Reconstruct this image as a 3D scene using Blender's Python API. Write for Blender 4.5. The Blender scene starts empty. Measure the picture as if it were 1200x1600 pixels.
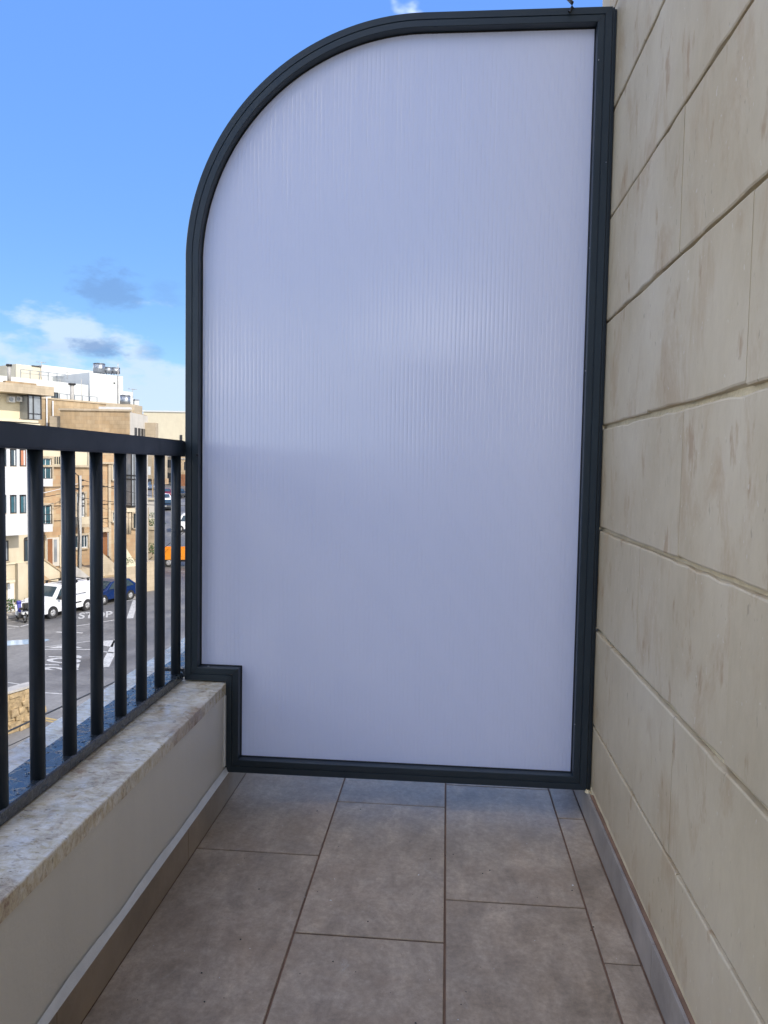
import bpy, bmesh, math, random
from mathutils import Vector, Matrix
random.seed(7)
PI = math.pi
scn = bpy.context.scene
COL = scn.collection

# ------------------------------------------------------------------ camera
CAMH = 0.939
AX_R = Vector((0.99635, 0.08337, 0.01829))
FWD = Vector((-0.08147, 0.99495, -0.05867))
YAW, PITCH, ROLL, FPX = 0.0817, 0.0587, 0.0176, 1183.03
_w = Vector((-math.sin(YAW)*math.cos(PITCH), math.cos(YAW)*math.cos(PITCH), -math.sin(PITCH)))
_r = Vector((math.cos(YAW), math.sin(YAW), 0)); _u = _r.cross(_w)
CR = _r*math.cos(ROLL)+_u*math.sin(ROLL)
CU = -_r*math.sin(ROLL)+_u*math.cos(ROLL)
CW = _w
cam_d = bpy.data.cameras.new('camera'); cam = bpy.data.objects.new('camera', cam_d); COL.objects.link(cam)
cam.matrix_world = Matrix(((CR.x, CU.x, -CW.x, 0), (CR.y, CU.y, -CW.y, 0), (CR.z, CU.z, -CW.z, CAMH), (0, 0, 0, 1)))
cam_d.sensor_fit = 'HORIZONTAL'; cam_d.sensor_width = 36; cam_d.lens = 36*FPX/1200
cam_d.clip_start = 0.02; cam_d.clip_end = 3000
scn.camera = cam

def ray(px, py):                       # direction through a point of the 1200x1600 photograph
    return CW + CR*((px-600)/FPX) + CU*((800-py)/FPX)
def azel(px, py):
    d = ray(px, py).normalized(); return math.atan2(d.x, d.y), math.asin(d.z)

# ------------------------------------------------------------------ light
SUN_EL = math.radians(38); SUN_AZ = math.radians(124)       # azimuth from +Y towards +X
scn.view_settings.view_transform = 'Standard'; scn.view_settings.look = 'None'
scn.view_settings.exposure = 1.25; scn.view_settings.gamma = 1; scn.view_settings.use_curve_mapping = False
sd = Vector((math.sin(SUN_AZ)*math.cos(SUN_EL), math.cos(SUN_AZ)*math.cos(SUN_EL), math.sin(SUN_EL)))
sun_d = bpy.data.lights.new('sun', 'SUN'); sun = bpy.data.objects.new('sun', sun_d); COL.objects.link(sun)
sun_d.energy = 2.0; sun_d.angle = math.radians(0.6); sun_d.color = (1.0, .93, .82)
sun.rotation_euler = sd.to_track_quat('Z', 'Y').to_euler()

world = bpy.data.worlds.new('World'); scn.world = world; world.use_nodes = True
wn = world.node_tree.nodes; wl = world.node_tree.links; wn.clear()
def wm(op, a, b=None, c=None, clamp=False):
    n = wn.new('ShaderNodeMath'); n.operation = op; n.use_clamp = clamp
    for i, v in enumerate((a, b, c)):
        if v is None: continue
        if isinstance(v, (int, float)): n.inputs[i].default_value = v
        else: wl.new(v, n.inputs[i])
    return n.outputs[0]
def wsmooth(v, a, b, lo=0, hi=1):
    n = wn.new('ShaderNodeMapRange'); n.interpolation_type = 'SMOOTHSTEP'; wl.new(v, n.inputs[0])
    for i, q in zip((1, 2, 3, 4), (a, b, lo, hi)): n.inputs[i].default_value = q
    return n.outputs[0]
tc = wn.new('ShaderNodeTexCoord'); sx = wn.new('ShaderNodeSeparateXYZ'); wl.new(tc.outputs['Generated'], sx.inputs[0])
az = wm('ARCTAN2', sx.outputs[0], sx.outputs[1]); el = wm('ARCSINE', sx.outputs[2])
sky = wn.new('ShaderNodeTexSky'); sky.sky_type = 'NISHITA'; sky.sun_disc = False
sky.sun_elevation = SUN_EL; sky.sun_rotation = SUN_AZ; sky.air_density = 1.0; sky.dust_density = .6; sky.ozone_density = 3.2
bg = wn.new('ShaderNodeBackground'); bg.inputs[1].default_value = .15

# deepen the blue and even out its brightness from horizon to zenith, as the phone's picture does
sc_ = wn.new('ShaderNodeSeparateColor'); wl.new(sky.outputs[0], sc_.inputs[0]); cc_ = wn.new('ShaderNodeCombineColor')
bneg = wm('MULTIPLY', wm('POWER', wm('MAXIMUM', sc_.outputs[2], .05), -1.42), 2.6)
for i_ in range(3): wl.new(wm('MULTIPLY', wm('POWER', sc_.outputs[i_], 1.5), bneg), cc_.inputs[i_])
wl.new(cc_.outputs[0], bg.inputs[0])
def wnoise(scale, detail=5, zs=2.5, rough=.55, off=0, rot=0):
    mp = wn.new('ShaderNodeMapping'); mp.inputs['Scale'].default_value = (1, 1, zs); mp.inputs['Location'].default_value = (off, off*.7, 0); mp.inputs['Rotation'].default_value = (0, 0, rot)
    wl.new(tc.outputs['Generated'], mp.inputs[0])
    n = wn.new('ShaderNodeTexNoise'); n.inputs['Scale'].default_value = scale; n.inputs['Detail'].default_value = detail
    n.inputs['Roughness'].default_value = rough; wl.new(mp.outputs[0], n.inputs[0]); return n.outputs[0]
CLOUD_OFF = 11.2; CROT = math.radians(-80)
n1 = wnoise(5, 6); n2 = wnoise(1.5, 6, 1.6, .58, CLOUD_OFF, CROT); nfine = wnoise(26, 4, 2.2, .6); nmid = wnoise(7, 5, 2.0, .6, 1.7, CROT)
# low bank of pale haze cloud all round the horizon
top = wm('ADD', wm('MULTIPLY', wm('SUBTRACT', n1, .5), .42), .168)
bank = wsmooth(wm('SUBTRACT', top, wm('ADD', el, wm('MULTIPLY', wm('SUBTRACT', nfine, .5), .04))), -.006, .035, 0, .92)
# broken bright cloud over the rest of the sky
dens = wm('ADD', n2, wm('MULTIPLY', wm('SUBTRACT', nmid, .5), .15))
cum = wsmooth(dens, .512, .625, 0, .95)
bgc = wn.new('ShaderNodeBackground'); bgc.inputs[0].default_value = (.60, .76, .97, 1); bgc.inputs[1].default_value = .47
shade = wsmooth(wm('ADD', dens, wm('MULTIPLY', nfine, .06)), .55, .82, 2.7, 1.3)
bgw = wn.new('ShaderNodeBackground'); bgw.inputs[0].default_value = (1.0, .96, .895, 1); wl.new(shade, bgw.inputs[1])
mx0 = wn.new('ShaderNodeMixShader'); wl.new(bank, mx0.inputs[0]); wl.new(bg.outputs[0], mx0.inputs[1]); wl.new(bgc.outputs[0], mx0.inputs[2])
mx = wn.new('ShaderNodeMixShader'); wl.new(cum, mx.inputs[0]); wl.new(mx0.outputs[0], mx.inputs[1]); wl.new(bgw.outputs[0], mx.inputs[2])
dark = None
for (px, py, w_, h_, s_) in ((165, 452, 50, 34, .55), (262, 457, 26, 20, .22), (164, 545, 46, 15, .75), (232, 549, 26, 14, .3), (110, 545, 60, 8, .12)):
    a0, e0 = azel(px, py)
    qa = wm('DIVIDE', wm('SUBTRACT', az, a0), w_/FPX*.9); qe = wm('DIVIDE', wm('SUBTRACT', el, e0), h_/FPX)
    q = wm('ADD', wm('POWER', wm('ABSOLUTE', qa), 2), wm('POWER', wm('ABSOLUTE', qe), 2))
    q = wm('ADD', q, wm('MULTIPLY', wm('SUBTRACT', nfine, .5), 5.0))
    m = wsmooth(q, 1.5, -.2, 0, s_)
    dark = m if dark is None else wm('MAXIMUM', dark, m)
bgd = wn.new('ShaderNodeBackground'); bgd.inputs[0].default_value = (.10, .18, .34, 1); bgd.inputs[1].default_value = .8
mx2 = wn.new('ShaderNodeMixShader'); wl.new(dark, mx2.inputs[0]); wl.new(mx.outputs[0], mx2.inputs[1]); wl.new(bgd.outputs[0], mx2.inputs[2])
wo = wn.new('ShaderNodeOutputWorld'); wl.new(mx2.outputs[0], wo.inputs[0])

# ------------------------------------------------------------------ materials
def rgba(c): return (c[0], c[1], c[2], 1)
class MT:
    """small wrapper for a node material in world-position coordinates"""
    def __init__(s, name):
        s.m = bpy.data.materials.new(name); s.m.use_nodes = True; s.n = s.m.node_tree.nodes; s.l = s.m.node_tree.links
        s.b = s.n['Principled BSDF']; s.geo = s.n.new('ShaderNodeNewGeometry'); s.oi = s.n.new('ShaderNodeObjectInfo'); s.tc = s.n.new('ShaderNodeTexCoord')
    def vec(s, sc=(1, 1, 1), src=None, rnd=0):
        mp = s.n.new('ShaderNodeMapping'); mp.inputs['Scale'].default_value = sc
        s.l.new(src or s.geo.outputs['Position'], mp.inputs[0])
        if rnd:
            mm = s.n.new('ShaderNodeMath'); mm.operation = 'MULTIPLY'; s.l.new(s.oi.outputs['Random'], mm.inputs[0]); mm.inputs[1].default_value = rnd
            s.l.new(mm.outputs[0], mp.inputs['Location'])
        return mp.outputs[0]
    def noise(s, scale, detail=4, rough=.55, sc=(1, 1, 1), rnd=0, dist=0, src=None):
        n = s.n.new('ShaderNodeTexNoise'); n.inputs['Scale'].default_value = scale; n.inputs['Detail'].default_value = detail
        n.inputs['Roughness'].default_value = rough; n.inputs['Distortion'].default_value = dist
        s.l.new(s.vec(sc, src, rnd), n.inputs[0]); return n.outputs[0]
    def ramp(s, v, stops):
        r = s.n.new('ShaderNodeValToRGB'); e = r.color_ramp.elements
        while len(e) < len(stops): e.new(.5)
        for q, (p, c) in zip(e, stops): q.position = p; q.color = rgba(c) if hasattr(c, '__len__') else (c, c, c, 1)
        s.l.new(v, r.inputs[0]); return r.outputs[0]
    def mix(s, f, a, b, mode='MIX'):
        n = s.n.new('ShaderNodeMix'); n.data_type = 'RGBA'; n.blend_type = mode
        for i, v in ((0, f), (6, a), (7, b)):
            if isinstance(v, (int, float)): n.inputs[i].default_value = v
            elif isinstance(v, tuple): n.inputs[i].default_value = rgba(v)
            else: s.l.new(v, n.inputs[i])
        return n.outputs[2]
    def math(s, op, a, b=0, clamp=False):
        n = s.n.new('ShaderNodeMath'); n.operation = op; n.use_clamp = clamp
        for i, v in enumerate((a, b)):
            if isinstance(v, (int, float)): n.inputs[i].default_value = v
            else: s.l.new(v, n.inputs[i])
        return n.outputs[0]
    def out(s, col=None, rough=.6, bump=None, bs=.2, bd=.01, metal=0, spec=.5):
        for k, v in (('Base Color', col), ('Roughness', rough)):
            if v is None: continue
            if isinstance(v, (int, float)): s.b.inputs[k].default_value = v
            elif isinstance(v, tuple): s.b.inputs[k].default_value = rgba(v)
            else: s.l.new(v, s.b.inputs[k])
        s.b.inputs['Metallic'].default_value = metal; s.b.inputs['Specular IOR Level'].default_value = spec
        if bump is not None:
            b = s.n.new('ShaderNodeBump'); b.inputs['Strength'].default_value = bs; b.inputs['Distance'].default_value = bd
            s.l.new(bump, b.inputs['Height']); s.l.new(b.outputs[0], s.b.inputs['Normal'])
        return s.m
def simple(name, c, rough=.6, var=.12, scale=3, bs=.1, metal=0, spec=.5, sc=(1, 1, 1), bscale=None):
    t = MT(name); n = t.noise(scale, 5, .6, sc)
    f = lambda k: tuple(max(0, x*k) for x in c)
    return t.out(t.ramp(n, [(.3, f(1-var)), (.7, f(1+var))]), rough, t.noise(bscale or scale*6, 4), bs, .01, metal, spec)

def m_tile():
    t = MT('porcelain_tile')
    a = t.noise(8, 8, .78, rnd=9, dist=.25); b = t.noise(75, 7, .8, rnd=9); c = t.noise(13, 7, .74, (1, .45, 1), rnd=9, dist=.5); big = t.noise(1.7, 3, .5, rnd=9)
    col = t.ramp(a, [(.28, (.285, .215, .145)), (.5, (.365, .285, .203)), (.74, (.445, .362, .270))])
    col = t.mix(.6, col, t.ramp(b, [(.30, .30), (.5, .5), (.70, .70)]), 'OVERLAY')
    col = t.mix(.75, col, t.ramp(c, [(.33, .33), (.5, .5), (.68, .68)]), 'OVERLAY')
    pale = t.ramp(t.noise(9, 8, .8, (1, .7, 1), rnd=9, dist=.9), [(.60, 0), (.68, 1)])
    col = t.mix(t.math('MULTIPLY', pale, .45), col, (.52, .47, .40))
    warm = t.ramp(t.noise(3.1, 5, .65, rnd=7, dist=.6), [(.52, 0), (.64, 1)])
    col = t.mix(t.math('MULTIPLY', warm, .16), col, (.34, .215, .13))
    col = t.mix(.5, col, t.ramp(big, [(.35, .48), (.65, .53)]), 'OVERLAY')
    col = t.mix(1.0, col, t.ramp(t.oi.outputs['Random'], [(0, .93), (1, 1.0)]), 'MULTIPLY')
    spk = t.ramp(t.noise(230, 2, .5), [(.25, 1), (.30, 0)])
    col = t.mix(t.math('MULTIPLY', spk, .45), col, (.10, .08, .065))
    return t.out(col, t.ramp(c, [(.3, .36), (.7, .52)]), t.math('ADD', b, c), .16, .0015, spec=.45)
def m_travertine():
    t = MT('travertine')
    a = t.noise(9, 7, .7, (1.6, 1, 1), dist=.6); b = t.noise(42, 6, .75, (1, 1.7, 1), dist=.8); big = t.noise(3.2, 4, .6)
    col = t.ramp(a, [(.3, (.40, .29, .18)), (.40, (.58, .50, .37)), (.50, (.71, .65, .52)), (.72, (.79, .75, .64))])
    col = t.mix(.85, col, t.ramp(b, [(.34, .16), (.5, .5), (.66, .78)]), 'OVERLAY')
    rust = t.ramp(big, [(.53, 0), (.68, 1)])
    col = t.mix(t.math('MULTIPLY', rust, .5), col, (.30, .19, .12))
    pit = t.ramp(t.noise(55, 3, .5, (1, 2.6, 1)), [(.29, 1), (.34, 0)])
    col = t.mix(t.math('MULTIPLY', pit, .7), col, (.13, .09, .06))
    wet = t.ramp(t.noise(6.5, 3, .5, (1, 1, 1), dist=.4), [(.49, .36), (.57, .05)])
    pk = t.ramp(t.noise(26, 5, .7, (1, 2.2, 1), dist=1.2), [(.36, 1), (.42, 0)])
    col = t.mix(t.math('MULTIPLY', pk, .42), col, (.30, .20, .12))
    return t.out(col, wet, t.math('ADD', b, t.math('MULTIPLY', pk, -1)), .3, .002, spec=.4)
def m_block():
    t = MT('limestone')
    a = t.noise(2.6, 5, .6, (1, 1, .7), rnd=.12); b = t.noise(34, 6, .74, (1, 1, .55)); s = t.noise(7, 6, .7, (1, 1, .5), rnd=.2, dist=.4); s2 = t.noise(19, 4, .6, (1, 1, .42), rnd=3)
    col = t.ramp(a, [(.3, (.455, .370, .235)), (.5, (.525, .440, .298)), (.72, (.58, .50, .36))])
    col = t.mix(.22, col, t.ramp(b, [(.3, .38), (.5, .5), (.7, .62)]), 'OVERLAY')
    st = t.ramp(s, [(.52, 0), (.64, 1)])
    col = t.mix(t.math('MULTIPLY', st, .5), col, (.39, .27, .15))
    col = t.mix(t.math('MULTIPLY', t.ramp(s2, [(.62, 0), (.70, 1)]), .6), col, (.33, .205, .105))
    sc = t.ramp(t.noise(75, 2, .5, (1, 1, .45)), [(.25, 1), (.29, 0)])
    col = t.mix(t.math('MULTIPLY', sc, .4), col, (.24, .19, .13))
    wh = t.ramp(t.noise(95, 2, .5, (1, 1, .6)), [(.72, 0), (.75, 1)])
    col = t.mix(t.math('MULTIPLY', wh, .5), col, (.66, .62, .53))
    return t.out(col, .62, t.math('ADD', b, t.math('MULTIPLY', sc, -.8)), .25, .003, spec=.35)
def m_frame():
    t = MT('anthracite_paint'); n = t.noise(2.5, 4, .6); g = t.noise(500, 2, .5)
    return t.out(t.ramp(n, [(.3, (.016, .027, .036)), (.7, (.023, .036, .047))]), t.ramp(t.noise(12, 5, .6), [(.3, .33), (.7, .45)]), g, .06, .0005, spec=.45)
def m_rail():
    t = MT('navy_rail_paint'); n = t.noise(3, 4, .6); g = t.noise(500, 2, .5)
    return t.out(t.ramp(n, [(.3, (.012, .019, .028)), (.7, (.020, .030, .041))]), t.ramp(t.noise(14, 5, .6), [(.3, .3), (.7, .46)]), g, .06, .0005, spec=.35)
def m_wet_metal():
    t = MT('wet_anthracite'); n = t.noise(30, 4, .6, dist=1.0)
    return t.out((.026, .033, .042), t.ramp(n, [(.42, .04), (.6, .32)]), t.ramp(n, [(.40, 0), (.52, 1)]), .45, .0016, spec=.9)
def m_panel():
    t = MT('opal_polycarbonate')
    n = t.noise(.9, 3, .5)
    c = t.ramp(n, [(.3, (.66, .66, .785)), (.7, (.71, .71, .825))])
    t.out(c, t.ramp(t.noise(2.2, 6, .7, (1, 1, .5)), [(.35, .10), (.7, .15)]), spec=.9)
    t.b.inputs['Coat Weight'].default_value = 1.0; t.b.inputs['Coat Roughness'].default_value = .08
    tr = t.n.new('ShaderNodeBsdfTranslucent'); tr.inputs[0].default_value = (.82, .83, .92, 1)
    mx = t.n.new('ShaderNodeMixShader'); mx.inputs[0].default_value = .38
    t.l.new(t.b.outputs[0], mx.inputs[1]); t.l.new(tr.outputs[0], mx.inputs[2]); t.l.new(mx.outputs[0], t.n['Material Output'].inputs[0])
    return t.m
def m_asphalt():
    t = MT('asphalt'); a = t.noise(.16, 6, .62, dist=.7); b = t.noise(6, 5, .7); c = t.noise(1.1, 4, .6, (1, .35, 1))
    col = t.ramp(a, [(.35, (.085, .083, .082)), (.5, (.14, .136, .133)), (.66, (.20, .195, .188))])
    col = t.mix(.5, col, t.ramp(b, [(.3, .35), (.7, .65)]), 'OVERLAY')
    col = t.mix(.35, col, t.ramp(c, [(.35, .3), (.65, .68)]), 'OVERLAY')
    return t.out(col, t.ramp(a, [(.4, .5), (.62, .85)]), b, .3, .02)
def m_facade(name, c, mort, bw=.55, bh=.28, vary=.14, dirt=.25, tint=None):
    """coursed limestone front, joints drawn by a brick texture in the building's own axes (x along the front, z up)"""
    t = MT(name); sp = t.n.new('ShaderNodeSeparateXYZ'); t.l.new(t.tc.outputs['Object'], sp.inputs[0])
    cb = t.n.new('ShaderNodeCombineXYZ'); ad = t.math('ADD', sp.outputs[0], sp.outputs[1]); t.l.new(ad, cb.inputs[0]); t.l.new(sp.outputs[2], cb.inputs[1])
    br = t.n.new('ShaderNodeTexBrick'); t.l.new(cb.outputs[0], br.inputs[0]); br.inputs['Scale'].default_value = 1
    br.inputs['Brick Width'].default_value = bw; br.inputs['Row Height'].default_value = bh; br.inputs['Mortar Size'].default_value = .012
    br.inputs['Color1'].default_value = rgba(c); br.inputs['Color2'].default_value = rgba(tuple(x*(1-vary) for x in (tint or c))); br.inputs['Mortar'].default_value = rgba(mort)
    n = t.noise(.55, 6, .65, (1, 1, .55)); n2 = t.noise(3, 4, .6, (1, 1, .3))
    col = t.mix(dirt*1.4, br.outputs[0], t.ramp(n, [(.3, .25), (.5, .5), (.7, .7)]), 'OVERLAY')
    col = t.mix(dirt, col, t.ramp(n2, [(.3, .3), (.7, .66)]), 'OVERLAY')
    return t.out(col, .85, n2, .15, .03, spec=.2)
def m_glass(name, c, rough=.08): return simple(name, c, rough, .3, 1.2, 0, spec=.8)

M = dict(
    tile=m_tile(), travertine=m_travertine(), block=m_block(), frame=m_frame(), rail=m_rail(), wet=m_wet_metal(), panel=m_panel(), asphalt=m_asphalt(),
    grout=simple('grout', (.21, .125, .08), .9, .2, 20), joint=simple('pale_mortar', (.60, .51, .33), .85, .14, 14, .4),
    skirt=simple('brown_skirting', (.27, .21, .15), .45, .18, 7), skirt_g=simple('grey_skirting', (.32, .285, .245), .5, .2, 9),
    plaster=simple('painted_render', (.70, .675, .61), .5, .055, 5, .09, sc=(1, 1, .12), bscale=110), seal=simple('white_sealant', (.70, .72, .72), .35, .08, 20),
    black=simple('black_rubber', (.012, .012, .013), .45, .2), screw=simple('steel_screw', (.35, .36, .38), .35, .1, metal=1),
    cream=m_facade('cream_render', (.50, .435, .32), (.48, .42, .305), vary=.03, dirt=.14), cream2=m_facade('pale_cream_render', (.56, .505, .375), (.55, .495, .365), vary=.02, dirt=.08),
    tan=m_facade('tan_limestone', (.41, .305, .19), (.33, .245, .155), tint=(.44, .285, .165)), tan2=m_facade('weathered_limestone', (.38, .295, .19), (.29, .22, .14), tint=(.40, .29, .17), dirt=.4),
    tan3=m_facade('pale_limestone', (.44, .365, .265), (.36, .30, .21)), grey=m_facade('grey_render', (.50, .47, .42), (.47, .44, .39), vary=.03, dirt=.15),
    white=m_facade('white_render', (.56, .575, .56), (.55, .565, .55), vary=.01, dirt=.07), bay=simple('white_bay_render', (.50, .505, .51), .7, .03, 1),
    glass=m_glass('dark_window_glass', (.03, .05, .065)), glass2=m_glass('curtained_glass', (.22, .24, .26), .2), glasst=m_glass('teal_glass', (.03, .10, .13)),
    wood=simple('brown_wood', (.20, .085, .035), .5, .25, 5, sc=(1, 1, .2)), curtain=simple('orange_curtain', (.42, .17, .09), .8, .2, 6, sc=(3, 3, .3)),
    dark=simple('dark_metal', (.02, .02, .022), .5), alu=simple('white_aluminium', (.55, .56, .56), .35, .04),
    conc=simple('concrete', (.36, .34, .31), .85, .2, 2), pave=simple('pavement_concrete', (.40, .38, .35), .85, .2, 1.5), pole=simple('grey_pole', (.34, .33, .31), .7, .15, 2),
    steel=simple('galvanised_steel', (.30, .32, .34), .38, .2, 6, metal=.8), paint=simple('road_paint', (.43, .425, .41), .7, .3, 9), yellow=simple('yellow_road_paint', (.42, .30, .11), .6, .15, 4),
    carw=simple('white_car_paint', (.62, .63, .65), .25, .02, 1, 0), carb=simple('blue_car_paint', (.003, .018, .085), .2, .05, 1, 0), carr=simple('red_car_paint', (.16, .012, .02), .22, .05, 1, 0),
    carg=simple('grey_blue_car_paint', (.10, .13, .18), .25, .05, 1, 0), card=simple('black_car_paint', (.015, .017, .02), .22, .05, 1, 0), orange=simple('orange_truck_paint', (.78, .26, .015), .4, .05, 1, 0),
    tyre=simple('tyre_rubber', (.02, .02, .02), .8), rim=simple('alloy_rim', (.5, .5, .5), .35, .1, metal=.7), lamp=simple('lamp_lens', (.5, .52, .55), .1),
    leaf=simple('leaves', (.045, .085, .02), .6, .4, 12), soil=simple('dry_soil', (.22, .17, .12), .95, .25, 2), rubble=simple('rubble_limestone', (.32, .235, .13), .9, .4, 7, .5),
    water=simple('puddle_water', (.35, .45, .55), .03, .2, 1, 0, spec=1), bluep=simple('blue_plastic', (.02, .025, .22), .3), red=simple('terracotta', (.34, .09, .05), .8),
)

# ------------------------------------------------------------------ mesh helpers
class MB:
    def __init__(s): s.v = []; s.f = []; s.mi = []; s.sm = []
    def add(s, vs, fs, mi=0, smooth=False):
        o = len(s.v); s.v += [tuple(v) for v in vs]; s.f += [tuple(i+o for i in f) for f in fs]; s.mi += [mi]*len(fs); s.sm += [smooth]*len(fs); return s
    def box(s, x0, x1, y0, y1, z0, z1, mi=0):
        return s.add([(x0, y0, z0), (x1, y0, z0), (x1, y1, z0), (x0, y1, z0), (x0, y0, z1), (x1, y0, z1), (x1, y1, z1), (x0, y1, z1)],
                     [(0, 3, 2, 1), (4, 5, 6, 7), (0, 1, 5, 4), (1, 2, 6, 5), (2, 3, 7, 6), (3, 0, 4, 7)], mi)
    def cyl(s, p, q, r0, r1=None, n=12, mi=0, caps=True):
        r1 = r0 if r1 is None else r1; p = Vector(p); q = Vector(q); d = (q-p).normalized()
        a = d.orthogonal().normalized(); b = d.cross(a)
        vs = [c+(a*math.cos(t)+b*math.sin(t))*r for c, r in ((p, r0), (q, r1)) for t in [2*PI*i/n for i in range(n)]]
        s.add(vs, [(i, (i+1) % n, n+(i+1) % n, n+i) for i in range(n)], mi, True)
        if caps:
            o = len(s.v)-2*n; s.f += [tuple(o+i for i in reversed(range(n))), tuple(o+n+i for i in range(n))]; s.mi += [mi]*2; s.sm += [False]*2
        return s
    def tube(s, pts, r, n=8, mi=0):
        pts = [Vector(p) for p in pts]; rings = []
        for i, p in enumerate(pts):
            d = (pts[min(i+1, len(pts)-1)]-pts[max(i-1, 0)]).normalized(); up = Vector((0, 0, 1)) if abs(d.z) < .9 else Vector((0, 1, 0))
            a = d.cross(up).normalized(); b = d.cross(a); rings.append([p+(a*math.cos(2*PI*k/n)+b*math.sin(2*PI*k/n))*r for k in range(n)])
        fs = [(i*n+k, i*n+(k+1) % n, (i+1)*n+(k+1) % n, (i+1)*n+k) for i in range(len(pts)-1) for k in range(n)]
        return s.add([v for g in rings for v in g], fs, mi, True)
    def prism(s, prof, x0, x1, mi=0, axis='x'):
        """extrude a closed (a,b) outline along an axis"""
        n = len(prof)
        def P(t, a, b): return (t, a, b) if axis == 'x' else (a, t, b) if axis == 'y' else (a, b, t)
        vs = [P(x0, a, b) for a, b in prof]+[P(x1, a, b) for a, b in prof]
        return s.add(vs, [(i, (i+1) % n, n+(i+1) % n, n+i) for i in range(n)]+[tuple(reversed(range(n))), tuple(range(n, 2*n))], mi)
    def mesh(s, name, mats, bevel=0, seg=1):
        me = bpy.data.meshes.new(name); me.from_pydata(s.v, [], s.f)
        for m in (mats if isinstance(mats, (list, tuple)) else [mats]): me.materials.append(m)
        me.polygons.foreach_set('material_index', s.mi); me.polygons.foreach_set('use_smooth', s.sm); me.update()
        bm = bmesh.new(); bm.from_mesh(me)
        if bevel: bmesh.ops.bevel(bm, geom=bm.edges[:], offset=bevel, segments=seg, affect='EDGES', clamp_overlap=True)
        bmesh.ops.recalc_face_normals(bm, faces=bm.faces[:]); bm.to_mesh(me); bm.free()
        return me
def link(name, me, parent=None):
    o = bpy.data.objects.new(name, me); COL.objects.link(o)
    if parent: o.parent = parent
    return o
def obj(name, mb, mats, parent=None, bevel=0, seg=1): return link(name, mb.mesh(name, mats, bevel, seg), parent)
def tag(o, label=None, cat=None, group=None, kind=None):
    for k, v in (('label', label), ('category', cat), ('group', group), ('kind', kind)):
        if v: o[k] = v
    return o
def empty(name, loc=(0, 0, 0), rz=0, label=None, cat=None, group=None):
    o = bpy.data.objects.new(name, None); COL.objects.link(o); o.location = loc; o.rotation_euler = (0, 0, rz); o.empty_display_size = .2
    return tag(o, label, cat, group)
def copy_tree(o, parent=None):
    c = o.copy(); COL.objects.link(c); c.parent = parent
    for ch in list(o.children): copy_tree(ch, c)
    return c
def B(*a): return MB().box(*a)

# ================================================================== THE BALCONY
D = 2.030            # distance of the screen
WX = 0.407           # house wall
PX = -0.600          # inner face of the parapet
SZ = 0.333           # top of the sill
YB, YF = -3.2, 4.6   # the balcony runs on behind the camera and beyond the screen
# floor: grout bed and tiles ------------------------------------------------
floor = tag(obj('floor', B(PX-.01, WX, YB, YF, -.14, -.004), M['grout']), kind='structure')
G = .0022
cols = [(-.592, -.2865, 1.7618), (-.2865, .0170, 2.0596), (.0170, .3200, 1.6087), (.3200, .392, None)]
cache = {}
for ci, (x0, x1, yj) in enumerate(cols):
    if yj is None: yj = 1.428
    k0 = math.floor((YB-yj)/.603); y = yj+k0*.603
    while y < YF:
        a, b = max(y, YB), min(y+.603, YF)
        if b-a > .03:
            key = (ci, round(b-a, 3))
            if key not in cache: cache[key] = B(0, x1-x0-2*G, 0, b-a-2*G, -.004, 0).mesh('tile', M['tile'], .0012)
            t = link('tile', cache[key], floor); t.location = (x0+G, a+G, random.uniform(-.0004, .0004))
        y += .603
# skirting ------------------------------------------------------------------
sk = empty('brown_skirting', (-.598, 0, 0), 0, 'brown tiled skirting with a white top bead, along the foot of the railing parapet', 'skirting')
for y0, y1 in ((-3.2, -.72), (-.72, -.115), (-.115, .485), (.485, 1.094), (1.094, 1.70), (1.70, 2.30), (2.30, 4.6)):
    obj('skirting_tile', B(-.0, .008, y0+.0008, y1-.0008, .0, .078), M['skirt'], sk, .0008)
mb = MB(); n = 60
for i in range(n):
    y0 = YB+(2.6-YB)*i/n; y1 = YB+(2.6-YB)*(i+1)/n; j = lambda k: .0955+.0025*math.sin(k*1.7)+.0015*math.sin(k*4.1)
    mb.add([(.0075, y0, .0775), (.0075, y1, .0775), (.001, y1, j(i+1)), (.001, y0, j(i)), (-.004, y0, .077), (-.004, y1, .077)], [(0, 1, 2, 3), (4, 5, 1, 0), (3, 2, 5, 4)])
obj('sealant_bead', mb, M['seal'], sk)
sr = empty('grey_skirting', (.393, 0, 0), 0, 'grey tiled skirting along the foot of the limestone wall', 'skirting')
for y0, y1 in ((-3.2, -.44), (-.44, .16), (.16, .77), (.77, 1.373), (1.373, 1.975), (1.975, 2.5)):
    obj('skirting_tile', B(.0, .009, y0+.0008, y1-.0008, .0, .078), M['skirt_g'], sr, .0008)
mb = MB()
for i in range(90):
    y0 = YB+(2.45-YB)*i/90; y1 = YB+(2.45-YB)*(i+1)/90
    h = lambda k: .092+.004*math.sin(k*.9)+.003*math.sin(k*2.7)
    mb.add([(.011, y0, .0745), (.011, y1, .0745), (.0145, y1, h(i+1)), (.0145, y0, h(i)), (.008, y0, .0775), (.008, y1, .0775)], [(0, 1, 2, 3), (4, 5, 1, 0)])
obj('mortar_fillet', mb, M['joint'], sr)
obj('dark_joint', B(.0055, .0135, YB, 2.0, .0782, .0822), M['grout'], sr)
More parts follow.
